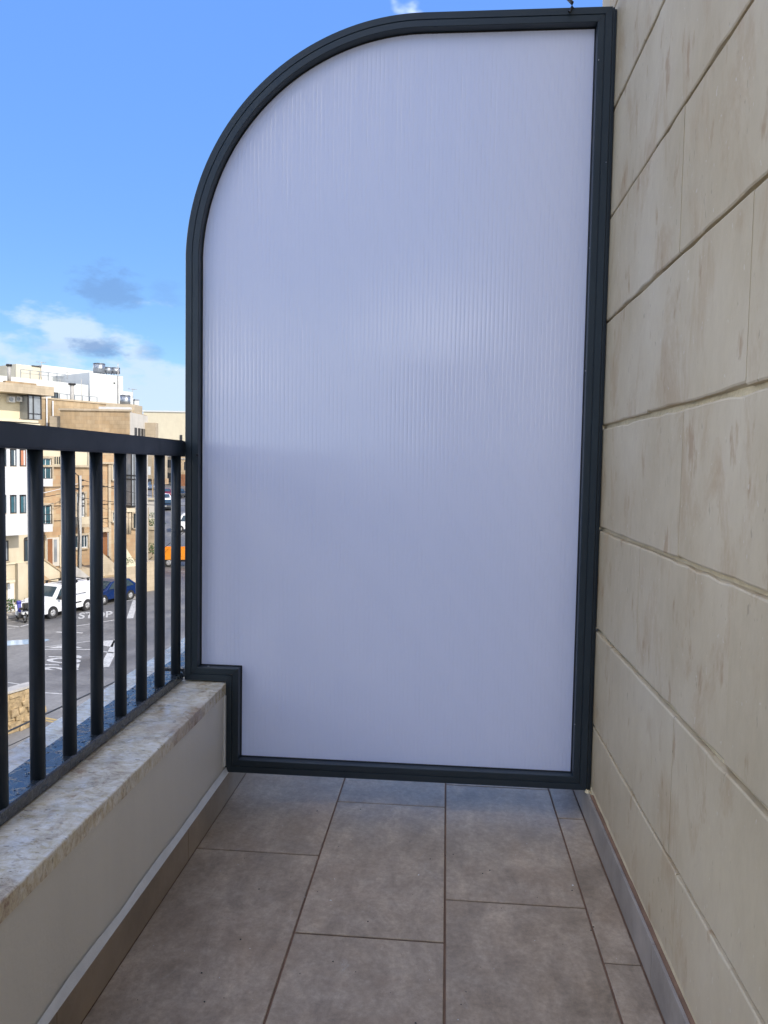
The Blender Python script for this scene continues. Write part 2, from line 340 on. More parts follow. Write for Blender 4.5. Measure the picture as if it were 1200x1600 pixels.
# parapet ---------------------------------------------------------------------
pw = empty('parapet_wall', (-.75, 0, 0), 0, 'low rendered parapet with a travertine sill under the dark railing', 'wall')
obj('plaster_face', B(-.10, .149, YB, YF, -.25, SZ-.0325), M['plaster'], pw)
for a, b in ((-3.2, -.9), (-.9, .62), (.62, 2.9), (2.9, 4.6)):
    obj('sill_slab', B(-.153, .1515, a+.0007, b-.0007, SZ-.032, SZ), M['travertine'], pw, .0018)
obj('corner_bead', B(.144, .1530, 2.018, 2.031, .098, SZ-.033), M['seal'], pw, .002)
# railing ---------------------------------------------------------------------
ra = empty('balcony_railing', (-.735, 0, SZ), 0, 'dark grey metal balcony railing with round balusters standing on the travertine sill', 'railing')
obj('handrail', B(-.028, .018, YB, 2.036, .627, .670), M['rail'], ra, .004, 2)
obj('bottom_rail', B(-.066, .014, YB, 2.034, .001, .027), M['wet'], ra, .003)
bal = MB().cyl((0, 0, .027), (0, 0, .628), .0133, n=20).mesh('baluster', M['rail'])
y0 = 1.294*.915
k = math.floor((YB+.05-y0)/.1182)
while y0+.1182*k < 2.02:
    b = link('baluster', bal, ra); b.location = (0, y0+.1182*k, 0); k += 1
# far side of the screen: the neighbour's stretch of the same railing
rb = empty('balcony_railing', (-.735, 0, SZ), 0, "neighbour's stretch of the dark railing beyond the privacy screen", 'railing')
obj('handrail', B(-.028, .018, 2.07, YF, .627, .670), M['rail'], rb, .004, 2)
obj('bottom_rail', B(-.066, .014, 2.07, YF, .001, .027), M['wet'], rb, .003)
for q in range(21): link('baluster', bal, rb).location = (0, 2.16+.1182*q, 0)
# drops of rain on the rails
mb = MB()
def drop(mb, x, y, z, r, h):
    vs = [(x+r*math.cos(t)*random.uniform(.8, 1.2), y+r*1.3*math.sin(t)*random.uniform(.8, 1.2), z) for t in [PI/4*i for i in range(8)]]
    vi = [(x+(a-x)*.55, y+(b-y)*.55, z+h*.85) for a, b, _ in vs]
    mb.add(vs+vi+[(x, y, z+h)], [(i, (i+1) % 8, 8+(i+1) % 8, 8+i) for i in range(8)]+[(8+i, 8+(i+1) % 8, 16) for i in range(8)], 0, True)
for i in range(260):
    drop(mb, random.uniform(-.062, .010), random.uniform(.6, 2.0), .0268, random.uniform(.0012, .0045), random.uniform(.0006, .0014))
dm = M['bead'] = bpy.data.materials.new('rain_water'); dm.use_nodes = True
pb = dm.node_tree.nodes['Principled BSDF']; pb.inputs['Transmission Weight'].default_value = 1; pb.inputs['IOR'].default_value = 1.33; pb.inputs['Roughness'].default_value = .02
tag(obj('rain_drops', mb, dm, ra), kind='stuff')

# house wall of limestone blocks ----------------------------------------------
S = .915
jz = [CAMH+(z-CAMH)*S for z in (.1934, .4773, .7713, 1.0659, 1.3639, 1.6552, 1.9554)]
levels = [.076]+jz+[jz[-1]+.271*i for i in range(1, 9)]
seams = {0: 1.30, 1: 1.86, 2: 1.62, 3: 1.359, 4: 1.087, 5: 1.42, 6: 1.62, 7: 1.22}
WE = 2.247             # corner of the house, just past the screen
hw = empty('limestone_house', (WX, 0, 0), 0, 'our apartment house with the pale limestone block wall on the right side of the balcony', 'building')
obj('wall_core', B(.010, 7.0, YB-2.5, WE-.004, -8.3, levels[-1]+.05), M['joint'], hw)
obj('roof_coping', B(-.03, 7.1, YB-2.6, WE+.03, levels[-1]+.052, levels[-1]+.17), M['conc'], hw, .01)
def block_mesh(L, H, seed, rough):
    """a block with slightly broken arrises along its bed joints; face looks to -x"""
    r = random.Random(seed); n = max(6, int(L/.05)); vs = []; fs = []; e = .0016
    bot = [r.uniform(0, rough)*(1 if r.random() < .35 else .35) for _ in range(n+1)]; topj = [r.uniform(0, rough)*(1 if r.random() < .35 else .35) for _ in range(n+1)]
    for i in range(n+1):
        y = L*i/n
        vs += [(.012, y, 0), (e, y, bot[i]), (0, y, bot[i]+.003), (0, y, H-topj[i]-.003), (e, y, H-topj[i]), (.012, y, H)]
    for i in range(n):
        for k in range(5): fs.append((i*6+k, (i+1)*6+k, (i+1)*6+k+1, i*6+k+1))
    fs += [(0, 1, 2, 3, 4, 5), tuple(n*6+k for k in reversed(range(6)))]
    m = MB(); m.add(vs, fs); m.box(.0004, .011, L+.0001, L+.0013, .004, H-.004, 1); return m.mesh('stone_block', [M['block'], M['joint']])
for i in range(len(levels)-1):
    z0, z1 = levels[i], levels[i+1]; gap = (.0038, .0034, .0042, .0036, .0050, .0026, .0026, .0026)[i] if i < 8 else .0028
    top_gap = (.0034, .0042, .0036, .0050, .0026, .0026, .0026)[i] if i < 7 else .0028
    s0 = seams.get(i, 1.1+.26*(i % 2)); L = .517; kk = math.floor((YB-s0)/L)
    while s0+kk*L < WE:
        a, b = max(YB, s0+kk*L), min(WE, s0+(kk+1)*L); kk += 1
        if b-a < .02: continue
        o = link('stone_block', block_mesh(b-a-.0014, z1-z0-gap-top_gap, i*31+kk, .0045), hw)
        o.location = (random.uniform(-.0010, .0010), a, z0+gap)
# corner return of the house beyond the screen
for i in range(len(levels)-1):
    o = obj('stone_block', B(.004, .62, -.004, .006, 0, levels[i+1]-levels[i]-.008), M['block'], hw, .001); o.location = (0, WE, levels[i]+.004)

# unseen stub wall added behind the camera to shape the reflection in the sheet
obj('reflection_wall', B(-.367-WX, .011, YB-.3, YB, 0, 1.98), M['block'], hw)
# privacy screen -----------------------------------------------------------------
FW = .0366; XL = -.7165; XR = .394; ZT = 2.1165; ZB = .0805; XN = -.600; ZN = .3375
CX, CZ, RR = -.083, 1.4825, .6340
def outline(ins):
    """closed outline of the screen shrunk by ins, clockwise from the lower right corner"""
    p = [(XR-ins, ZB+ins), (XN+ins, ZB+ins), (XN+ins, ZN+ins), (XL+ins, ZN+ins), (XL+ins, CZ)]
    n = 44; r = RR-ins
    p += [(CX-r*math.cos(PI/2*i/n), CZ+r*math.sin(PI/2*i/n)) for i in range(1, n+1)]
    return p+[(XR-ins, ZT-ins)]
sc = empty('privacy_screen', (0, D, ZB), 0, 'tall privacy screen of ribbed white polycarbonate in a dark frame with one rounded corner', 'screen')
def sweep(loops, name, mat, smooth_arc=True):
    """loops: list of (inset, y) rings; consecutive rings are bridged"""
    m = MB(); n = len(outline(0)); vs = []
    for ins, y in loops: vs += [(x, y, z-ZB) for x, z in outline(ins)]
    fs = []
    for a in range(len(loops)-1):
        for i in range(n): j = (i+1) % n; fs.append((a*n+i, a*n+j, (a+1)*n+j, (a+1)*n+i))
    m.add(vs, fs); return obj(name, m, mat, sc)
g = FW*.52
sweep([(.0, .040), (.0, .0012), (.0012, .0), (g-.0016, .0), (g-.0008, .0022), (g+.0008, .0022), (g+.0016, .0004), (FW-.0012, .0004), (FW, .0016), (FW, .030), (FW-.006, .034), (FW-.006, .060), (.004, .060), (.0, .040)], 'frame', M['frame'])
# glazing bead inside the frame
sweep([(FW-.002, .0262), (FW+.0022, .0262), (FW+.0030, .0275), (FW+.0030, .0335), (FW-.002, .0335)], 'gasket', M['black'])
# mitre joints of the frame
for (x, z, sxn, szn) in ((XR, ZB, -1, 1), (XR, ZT, -1, -1), (XN, ZB, 1, 1), (XN, ZN, 1, 1), (XL, ZN, 1, 1)):
    a = Vector((x+.002*sxn, -.0003, z-ZB+.002*szn)); b = Vector((x+FW*sxn, -.0003, z-ZB+FW*szn)); d = (b-a).normalized(); q = Vector((d.z, 0, -d.x))*.0005
    obj('mitre_joint', MB().add([a-q, a+q, b+q, b-q, a-q+Vector((0, .001, 0)), a+q+Vector((0, .001, 0)), b+q+Vector((0, .001, 0)), b-q+Vector((0, .001, 0))], [(0, 1, 2, 3), (4, 7, 6, 5), (0, 4, 5, 1), (2, 6, 7, 3), (1, 5, 6, 2), (0, 3, 7, 4)]), M['black'], sc)
# channel that fixes the screen to the wall
m = MB().box(XR+.0012, XR+.0055, .004, .045, 0, ZT-ZB-.001).box(XR+.0055, WX-.0015, .010, .045, 0, ZT-ZB-.002)
obj('wall_channel', m, [M['frame']], sc)
for (x, y, z, r, mt) in ((XL+FW*.93, -.002, .964, .0042, 'black'), (-.652, .012, ZN+FW+.0006, .003, 'screw'), (.362, -.001, 1.985, .0018, 'screw'), (.355, -.001, 1.515, .0018, 'screw'), (.389, -.0015, 1.73, .0015, 'screw'), (.355, -.001, 1.20, .0018, 'screw'), (.357, -.001, .26, .0018, 'screw')):
    if z == ZN+FW+.0006: m = MB().cyl((x, y, z-ZB-.001), (x, y, z-ZB+.0015), r, n=10)
    else: m = MB().cyl((x, y+.003, z-ZB), (x, y, z-ZB), r, r*.8, n=10)
    obj('screw', m, M[mt], sc)
# ribbed sheet: a shallow wave across, one smooth strip per rib facet
def zlo(x): return (ZN if x < XN+.028 else ZB)+.028
def zhi(x): return (CZ+math.sqrt(max(0, (RR-.028)**2-(x-CX)**2)) if x < CX else ZT-.028)
pitch = .0113; seg = 20; x = XL+.028; cols_ = []
amp = .00046
xs = []
while x < XR-.028:
    xs.append(x); x += pitch/seg
if min(abs(v-(XN+.028)) for v in xs) > 1e-6: xs.append(XN+.0279); xs.append(XN+.0281); xs.sort()
m = MB(); vs = []; fs = []; idx = 0
def wave(x):
    ph = (x/pitch) % 1.0; k = round(x/pitch-.5); a = amp*(1+.35*math.sin(k*1.3)*math.sin(k*.37+1)); return a*math.exp(-((ph-.5)/.07)**2)-.00005*math.cos(2*PI*ph)
NZ = 6
for x in xs:
    lo, hi = zlo(x), zhi(x)
    for k in range(NZ+1): vs.append((x, .0285+wave(x), lo+(hi-lo)*k/NZ-ZB))
for i in range(len(xs)-1):
    for k in range(NZ): a = i*(NZ+1)+k; fs.append((a, a+NZ+1, a+NZ+2, a+1))
m.add(vs, fs, 0, True)
sheet = obj('polycarbonate_sheet', m, M['panel'], sc)
# cable that comes over the top of the screen
cp = [(.262, 2.30, 2.44), (.255, 2.20, 2.33), (.262, 2.12, 2.235), (.277, 2.055, 2.160), (.290, 2.024, 2.124), (.290, 2.0175, 2.108), (.283, 2.018, 2.098)]
tag(obj('black_cable', MB().tube(cp, .0046, 10), M['black']), 'short black cable bent over the top edge of the privacy screen near the wall', 'cable')
# crumbs and flecks on the floor
mb = MB()
for i in range(150):
    x, y = random.uniform(-.57, .38), random.uniform(.85, 2.02); r = random.choice((.0006, .0008, .001, .0014, .0022)) ; z = .0003
    vs = [(x+r*random.uniform(.6, 1.2)*math.cos(t), y+r*random.uniform(.6, 1.2)*math.sin(t), z) for t in (0, 1.2, 2.5, 3.8, 5)]
    mb.add(vs+[(x, y, z+r*.8)], [(i_, (i_+1) % 5, 5) for i_ in range(5)], random.choice((0, 0, 1)))
tag(obj('grit', mb, [M['black'], M['seal']]), 'tiny dark and white grit scattered over the floor tiles', 'grit', kind='stuff')
mb = MB()
for i in range(14):
    a = random.uniform(0, 6.28); r = random.uniform(.002, .008); drop(mb, .396+r*math.cos(a)*.6, 2.026+r*math.sin(a), .076, .005, .007)
obj('mortar_dab', mb, M['joint'], sr).location = (-.393, 0, 0)

# ================================================================== GROUND AND STREET
GZ = -8.06
def road_z(x, y):
    t = y-68
    return GZ if t < 0 else GZ+min(t, 74)*.07*min(1, t/12+.2) if t < 74 else GZ+74*.07+(min(t-74, 250))*.012
m = MB(); ys = [-600, -150, -40, 0, 20, 40, 55, 62, 66, 68, 71, 74, 78, 82, 90, 100, 115, 130, 142, 170, 250, 400, 800, 1800]; xs_ = [-1500, -500, -150, -80, -50, -30, -15, 0, 30, 100, 500, 1500]
for y in ys:
    for x in xs_: m.v.append((x, y, road_z(x, y)-.012))
W_ = len(xs_)
m.f = [(j*W_+i, j*W_+i+1, (j+1)*W_+i+1, (j+1)*W_+i) for j in range(len(ys)-1) for i in range(W_-1)]; m.mi = [0]*len(m.f); m.sm = [True]*len(m.f)
tag(obj('ground', m, M['asphalt']), kind='structure')

T2 = Vector((.53, .848, 0)).normalized(); NB = Vector((-T2.y, T2.x, 0))     # along the opposite fronts / into them
P0 = Vector((-25.2, 42.4, 0)); RZ = math.atan2(T2.y, T2.x); ORG = Vector((0, 0, CAMH))
OB = 0.0
def L(px, py, off=0.0):
    """meet of a sight line with the plane of the fronts (off metres behind it): (u along the fronts, z)"""
    d = ray(px, py); p = P0+NB*(off+OB); k = (p-ORG).dot(NB)/d.dot(NB); q = ORG+d*k
    return (q-P0).dot(T2), q.z
def gnd(px, py, z=GZ):
    d = ray(px, py); return ORG+d*((z-CAMH)/d.z)
def front(name, label, cat='building'):
    q = P0+NB*OB; return empty(name, (q.x, q.y, GZ), RZ, label, cat)
def fbox(m, px0, py0, px1, py1, off, thick, mi=0, pref=None):
    """box on the fronts' plane between two sight lines; top py0, bottom py1, from off to off+thick"""
    pm = pref if pref is not None else (px0+px1)/2
    u0 = L(px0, py0, off)[0]; u1 = L(px1, py0, off)[0]; z1 = L(pm, py0, off)[1]; z0 = L(pm, py1, off)[1]
    return m.box(u0, u1, off, off+thick, z0-GZ, z1-GZ, mi)
def window(par, px0, py0, px1, py1, off, fm='dark', gm='glass', mull=1, fw=.06, proud=.05, sub=True):
    u0, z1 = L(px0, py0, off); u1, z0 = L(px1, py1, off); z1 -= GZ; z0 -= GZ
    z1 = L((px0+px1)/2, py0, off)[1]-GZ; z0 = L((px0+px1)/2, py1, off)[1]-GZ
    m = MB(); a, b = off-proud, off+.04
    m.box(u0, u0+fw, a, b, z0, z1); m.box(u1-fw, u1, a, b, z0, z1); m.box(u0+fw, u1-fw, a, b, z1-fw, z1); m.box(u0+fw, u1-fw, a, b, z0, z0+fw)
    for k in range(mull):
        c = u0+(u1-u0)*(k+1)/(mull+1); m.box(c-fw*.4, c+fw*.4, a+.01, b, z0+fw, z1-fw)
    w = obj('window', m, M[fm], par)
    if off in (.05, .02):
        t_ = .13; obj('surround', MB().box(u0-t_, u0-.002, off-.17, off-.002, z0, z1).box(u1+.002, u1+t_, off-.17, off-.002, z0, z1).box(u0-t_, u1+t_, off-.19, off-.002, z1+.002, z1+t_), M['tan3'], w)
    obj('sill', B(u0-.05, u1+.05, off-proud-.06, off+.03, z0-.09, z0-.002), M['tan3'], w)
    obj('pane', B(u0+fw*.5, u1-fw*.5, off-.015, off+.03, z0+fw*.5, z1-fw*.5), M[gm], w)
    return w
def railing(par, u0, u1, off, z0, h, dep=.0, step=.12):
    m = MB().box(u0, u1, off, off+.04, z0+h-.05, z0+h).box(u0, u1, off, off+.04, z0, z0+.04); n = max(2, int((u1-u0)/step))
    for i in range(n+1): c = u0+(u1-u0)*i/n; m.box(c-.012, c+.012, off+.008, off+.032, z0+.04, z0+h-.05)
    return obj('balcony_rail', m, M['dark'], par)

# --- house A: cream front with a white two-storey bay -------------------------
A = front('bay_house', 'cream house with a white two storey bay, furthest left across the street')
uA0 = -14; uA1 = L(62, 800)[0]; zA = L(40, 662)[1]-GZ
obj('wall', B(uA0, uA1, 0, 12, 0, zA), M['cream'], A)
obj('parapet', MB().box(uA0, uA1+.02, -.12, .1, zA-.35, zA+.02), M['cream2'], A)
bo = -1.1
ub0 = L(-60, 800, bo)[0]; ub1 = L(43, 800, bo)[0]
def zz(px, py, off=0): return L(px, py, off)[1]-GZ
zb = [zz(30, 836, bo), zz(30, 803, bo), zz(30, 773, bo), zz(30, 729.5, bo), zz(30, 701, bo), zz(30, 689, bo)]
obj('bay', MB().box(ub0, ub1, bo, -.005, zb[0], zb[1]).box(ub0, ub1, bo, -.005, zb[2], zb[3]).box(ub0, ub1, bo, -.005, zb[4], zb[5]).box(ub0, ub1, bo+.45, -.006, zb[1]-.01, zb[2]+.01).box(ub0, ub1, bo+.45, -.006, zb[3]-.01, zb[4]+.01), M['bay'], A)
edges = [(-36, -26), (-20, -8), (-3, 10), (15.5, 26), (30.5, 41)]
for r, (ya, yb_) in enumerate(((701, 729.5), (773, 803))):
    prev = ub0
    m = MB()
    for (p, q) in edges:
        a = L(p, ya, bo)[0]; b = L(q, ya, bo)[0]; z1_, z0_ = (zb[4], zb[3]) if r == 0 else (zb[2], zb[1])
        m.box(prev, a, bo, bo+.449, z0_, z1_); prev = b
        g_ = 'curtain' if (r == 0 and p > 30) else ('glass' if r == 0 else 'glasst')
        w = window(A, p, ya+1, q, yb_-1, bo+.12, 'dark', g_, 0, .05, .05)
        z0w, z1w = z0_, z1_; c = a+(b-a)*.72
        obj('curtain_strip', B(c, c+(b-a)*.16, bo+.08, bo+.10, z0w+.05, z1w-.05), M['alu' if r == 0 else 'glass2'], w)
    m.box(prev, ub1, bo, bo+.449, z0_, z1_); obj('bay_mullions', m, M['bay'], A)
window(A, -6, 845, 13, 877, 0, 'dark', 'glass2', 1)
# arched window
w_ = window(A, 37, 843, 50, 877, 0, 'dark', 'glass', 1); u0, z1 = L(37, 843); u1, _ = L(50, 843); z1 -= GZ; c = (u0+u1)/2; r = (u1-u0)/2
obj('arch', MB().prism([(c-r*math.cos(PI*i/10), z1+r*.6*math.sin(PI*i/10)) for i in range(11)], -.04, .03, axis='y'), M['dark'], w_)
obj('ledge', fbox(MB(), 0, 878, 62, 880.5, -.08, .08), M['cream2'], A)
# porch of house A
obj('porch_hood', fbox(MB(), -10, 908, 24, 911, -.7, .7), M['cream2'], A)
obj('porch_pillar', fbox(MB(), 28, 880, 41, 955, -.35, .345), M['cream'], A)
dr = obj('front_door', fbox(MB(), 12, 912, 22, 956, -.06, .055), M['alu'], A)
# roof storey of A
o2 = 2.2
zr = zz(30, 617, o2); ur1 = L(66, 640, o2)[0]
obj('upper_wall', B(uA0, L(43, 640, o2)[0], o2, 9, zA-.3, zr-.02), M['cream2'], A)
obj('roof_slab', MB().box(uA0, ur1+.05, o2-1.3, 9.2, zr, zr+.55), M['tan3'], A)
obj('roof_parapet', fbox(MB(), 9, 597, 57, 612, o2+.3, .35), M['tan2'], A)
obj('glazed_porch', fbox(MB(), 44, 619, 65, 655, o2-1.0, 3), M['glass2'], A)
m = MB(); fbox(m, 44, 618, 45.5, 655, o2-1.05, .1); fbox(m, 51.5, 618, 53, 655, o2-1.05, .1); fbox(m, 63.5, 618, 65, 655, o2-1.05, .1); fbox(m, 44, 646, 65, 647, o2-1.05, .1); fbox(m, 44, 618, 65, 619, o2-1.05, .1)
obj('glazing_bars', m, M['dark'], A)
window(A, 31, 630, 40, 654, o2, 'alu', 'glasst', 0, .06)
obj('terrace_slab', fbox(MB(), -40, 654, 60, 658, o2-2.3, 2.25), M['cream2'], A)
def ac(px0, py0, px1, py1):
    t = empty('air_conditioner', (P0.x, P0.y, GZ), RZ, None, 'air conditioner', 'air conditioners under the roof slab')
    u0, z1 = L(px0, py0, o2-.4); u1, z0 = L(px1, py1, o2-.4)
    obj('casing', B(u0, u1, o2-.42, o2-.05, z0-GZ, z1-GZ), M['alu'], t, .02); obj('grille', MB().cyl(((u0+u1)/2-.08, o2-.44, (z0+z1)/2-GZ), ((u0+u1)/2-.08, o2-.42, (z0+z1)/2-GZ), (z1-z0)*.38, n=16), M['glass2'], t)
    return t
tag(ac(14, 619, 24, 629), 'white air conditioner left of its twin under the cream roof slab'); tag(ac(26, 619, 35, 628), 'white air conditioner beside the glazed porch under the cream roof slab')
def flue(name, px, pyt, pyb, off, r, label):
    u, zt = L(px, pyt, off); zb_ = L(px, pyb, off)[1]
    t = empty(name, (P0+T2*u+NB*off)[:2]+(zb_,), RZ, label, 'chimney pipe')
    h = zt-zb_; obj('pipe', MB().cyl((0, 0, 0), (0, 0, h-.12), r, n=10), M['pole'], t); obj('cowl', MB().cyl((0, 0, h-.12), (0, 0, h), r*1.7, n=10), M['dark'], t); return t
flue('flue_pipe', 14, 569, 597, o2+.5, .10, 'thin flue pipe with a dark cowl on the leftmost stone roof parapet')
flue('flue_pipe', 112.5, 599, 641, 10.2, .16, 'thick grey flue pipe standing before the long white rooftop walls')

OB = 2.6
# --- house B: tan limestone front with cream top storey --------------------------
Bh = front('tan_house', 'tan limestone house with a cream top storey, balconies and outside steps behind the white van')
uB1 = L(147, 800)[0]; zB = zz(100, 727); zBt = zz(100, 688)
obj('wall', B(uA1-1.5, uB1, .05, 4, 0, zB), M['tan'], Bh)
obj('upper_wall', B(uA1-1.5, uB1, .3, 4, zB+.002, zBt), M['cream2'], Bh)
obj('cornice', B(uA1-1.5, uB1, -.14, .3, zB-.12, zB), M['tan3'], Bh)
for p in (82.3, 85.5, 89, 92.2): obj('vent_slot', fbox(MB(), p, 713.5, p+1.7, 725, .26, .06), M['dark'], Bh)
for ya, yb_, yc in ((730, 748, 760), (803, 819, 831)):
    off = -.9; u0 = L(60, ya, off)[0]; u1 = L(81.5, ya, off)[0]; zt, zm, z0_ = zz(75, ya, off), zz(75, yb_, off), zz(75, yc, off)
    obj('balcony_slab', B(u0, u1+.03, off, .04, z0_, zm), M['bay'], Bh)
    railing(Bh, u0, u1, off, zm, zt-zm); window(Bh, 62, ya-14, 79, yb_+4, .05, 'alu', 'glasst', 1)
window(Bh, 118, 771, 131, 808, .05, 'alu', 'glass2', 1, .07)
off = -.7; obj('balcony_slab', fbox(MB(), 112, 819, 141, 824, off, .74), M['tan3'], Bh); obj('balcony_front', fbox(MB(), 113, 808, 140, 819, off, .18), M['cream'], Bh)
window(Bh, 116, 836, 136, 856, .05, 'alu', 'glass', 3, .06); obj('sill', fbox(MB(), 114, 857, 138, 859, -.1, .15), M['tan3'], Bh)
d_ = obj('front_door', fbox(MB(), 73, 840, 93, 885, -.02, .065), M['grey'], Bh)
obj('door_leaf', fbox(MB(), 74.5, 842, 82, 884, -.05, .028), M['wood'], d_); obj('door_glass', fbox(MB(), 84.5, 843, 89, 878, -.05, .028), M['glass2'], d_)
obj('door_surround', MB().box(*[0]*6) if False else fbox(fbox(MB(), 70.5, 836, 72.6, 886, -.08, .12), 93.2, 836, 95, 886, -.08, .12), M['cream'], Bh)
# --- house C: tan front with pilasters next to the side street ---------------------
Ch = front('corner_house', 'tan corner house with pilasters and a grey enclosed balcony behind the blue car')
uC1 = L(213, 800)[0]; zC = zz(180, 694)
obj('wall', B(uB1+.004, uC1, .02, 4, 0, zC), M['tan'], Ch)
for p, q in ((149, 153), (169.5, 173.5), (193, 197)): obj('pilaster', fbox(MB(), p, 724, q, 880, -.12, .135), M['tan3'], Ch)
obj('cornice', fbox(MB(), 148, 722, 200, 725, -.22, .235), M['tan3'], Ch)
window(Ch, 174.5, 725, 190, 750, .02, 'alu', 'glass2', 1); window(Ch, 174.5, 800, 190, 815, .02, 'alu', 'glass2', 1)
d_ = obj('front_door', fbox(MB(), 160, 832, 168, 868, -.06, .07), M['wood'], Ch); obj('door_frame', fbox(MB(), 168.1, 832, 170.5, 868, -.09, .1), M['glass2'], d_)
obj('door_canopy', fbox(MB(), 157, 825, 174, 831, -.6, .62), M['tan3'], Ch)
off = -.9; obj('enclosed_balcony', fbox(MB(), 206, 708, 214, 793, off, .91), M['glass2'], Ch)
m = MB()
for ya in (707, 742, 748, 790): fbox(m, 205.5, ya, 214.5, ya+2, off-.05, .96)
for p in (205.5, 209.5, 213.4): fbox(m, p, 709, p+.8, 790, off-.05, .1)
obj('balcony_frame', m, M['dark'], Ch); obj('balcony_slab', fbox(MB(), 198, 794, 215, 800, off-.1, 1.1), M['cream'], Ch)
for p in (198.5, 203.5): obj('column', MB().cyl((L(p, 800, off)[0], off+.1, zz(p, 835, off)), (L(p, 800, off)[0], off+.1, zz(p, 800, off)), .12, n=10), M['tan3'], Ch)
window(Ch, 206.5, 802, 212, 825, .02, 'dark', 'glass', 1)
for p in (99, 141, 155, 190):
    obj('drain_pipe', MB().cyl((L(p, 740)[0], -.09, 2.5), (L(p, 740)[0], -.09, zC-.2), .045, n=8), M['pole'], Ch if p > 147 else Bh)
m = MB()
for k in range(3):
    za = zz(100, 758+26*k+3*(k % 2)); m.tube([(uA1+.2+(uC1-uA1-.5)*i/14, -.03, za-.12*math.sin(PI*(i % 7)/7)) for i in range(15)], .018, 5)
obj('facade_cables', m, M['black'], Bh)
# --- terrace walls and outside steps in front of the fronts ----------------------
TW = front('terrace_wall', 'stepped limestone terrace walls and outside stairs behind the parked van and car', 'wall')
def ramp(px0, py0, px1, py1, pyb, off, th, mi=None):
    u0, z0_ = L(px0, py0, off); u1, z1_ = L(px1, py1, off); zb0 = L(px0, pyb, off)[1]
    return MB().prism([(u0, max(0, zb0-GZ)), (u1, max(0, zb0-GZ)), (u1, z1_-GZ), (u0, z0_-GZ)], off, off+th, axis='y')
obj('terrace', B(uA1-.5, uC1+.6, -1.6, -.155, 0, zz(110, 893, -2.2)), M['tan3'], TW)
obj('stair_wall', ramp(58, 868, 97, 895, 935, -2.45, .2), M['cream'], TW); obj('stair_coping', ramp(58, 866, 97, 893, 866, -2.5, .3) if False else MB().prism([(L(58, 868, -2.45)[0], zz(58, 868, -2.45)), (L(97, 895, -2.45)[0], zz(97, 895, -2.45)), (L(97, 895, -2.45)[0], zz(97, 892.5, -2.45)), (L(58, 868, -2.45)[0], zz(58, 865.5, -2.45))], -2.52, -2.2, axis='y'), M['tan2'], TW)
obj('stair_wall', ramp(60, 892, 92, 916, 950, -2.9, .3), M['tan'], TW)
obj('garden_wall', fbox(MB(), 97, 893, 118, 935, -2.7, .3), M['tan3'], TW)
obj('stair_wall', ramp(118, 884, 142, 903, 935, -2.6, .3), M['conc'], TW)
obj('stair_wall', ramp(144, 850, 183, 884, 935, -1.75, .25), M['tan3'], TW)
obj('garden_wall', fbox(MB(), 144, 900, 190, 940, -1.9, .25), M['tan2'], TW)
obj('stair_wall', ramp(190, 845, 216, 886, 935, -1.75, .25), M['cream2'], TW)
obj('garden_wall', fbox(MB(), 190, 886, 214, 936, -1.85, .25), M['tan3'], TW)
for k in range(9):
    a = L(72+2.6*k, 880+2.2*k, -2.1); obj('step', B(a[0], a[0]+.35, -1.9, -1.62, zz(110, 893, -2.2)*.3, a[1]-GZ-.25), M['conc'], TW)
OB = 0.0
# --- tan block behind, white roofs, cream wall ----------------------------------
def block(name, label, px0, px1, pyt, pyb, off, depth, mt, slope=None, pref=None):
    b = front(name, label); u0 = L(px0, pyt, off)[0]; u1 = L(px1, pyt, off)[0]; zt = zz(pref or (px0+px1)/2, pyt, off)
    obj('wall', B(u0, u1, off, off+depth, 0 if pyb is None else zz(px0, pyb, off), zt), M[mt], b); return b, u0, u1, zt
bm_, u0, u1, zt = block('tan_block', 'long tan limestone rear wall below the white rooftops', 60, 200, 628.5, None, 9.5, 8, 'tan2')
obj('coping', B(u0-.05, u1+.05, 9.43, 9.8, zt+.001, zt+.12), M['tan3'], bm_)
for p in (73.5, 83): obj('drain_pipe', MB().cyl((L(p, 640, 9.35)[0], 9.38, zt-8), (L(p, 640, 9.35)[0], 9.38, zt+ (.6 if p < 80 else -.1)), .05, n=8), M['alu'], bm_)
# corner block C2 facing the camera: local axes across the view
cf = 54.5
def onp(px, py, depth):
    d = ray(px, py); return ORG+d*(depth/d.dot(CW))
q0 = onp(94, 641, cf); q1 = onp(202.5, 640.5, cf); dd = (q1-q0); dd.z = 0; wC = dd.length; rzC = math.atan2(dd.y, dd.x)
cb_ = empty('corner_block', (q0.x, q0.y, GZ), rzC, 'flat roofed brown limestone block with a pale grey side wall and narrow windows', 'building')
hC = q0.z-GZ; ex = Vector((math.cos(rzC), math.sin(rzC), 0)); ey = Vector((-ex.y, ex.x, 0))
def side_len(px):
    d = ray(px, 700); base = Vector((q0.x, q0.y, 0))+ex*wC; a = d.x; b_ = d.y     # base + ey*s parallel to ray
    return (base.x*b_-base.y*a)/(ey.y*a-ey.x*b_)
sl = min(max(side_len(226), 4), 60)
obj('wall', B(-.0, wC, 0, sl, 0, hC-.001), M['tan2'], cb_)
obj('side_wall', B(wC, wC+.06, .03, sl, 0, hC-.05), M['grey'], cb_)
obj('coping', B(-.1, wC+.08, -.08, .25, hC, hC+.14), M['tan3'], cb_); obj('string_course', B(-.06, wC+.005, -.06, -.001, hC-1.6, hC-1.5), M['tan2'], cb_)
obj('roof_step', B(-.9, -.01, .3, 6, 0, hC-.4), M['tan3'], cb_)
for f in (.22, .42, .60, .78):
    y = sl*f; z = hC-2.9; w = obj('window', B(wC+.061, wC+.09, y, y+sl*.055+.3, z, z+1.8), M['dark'], cb_)
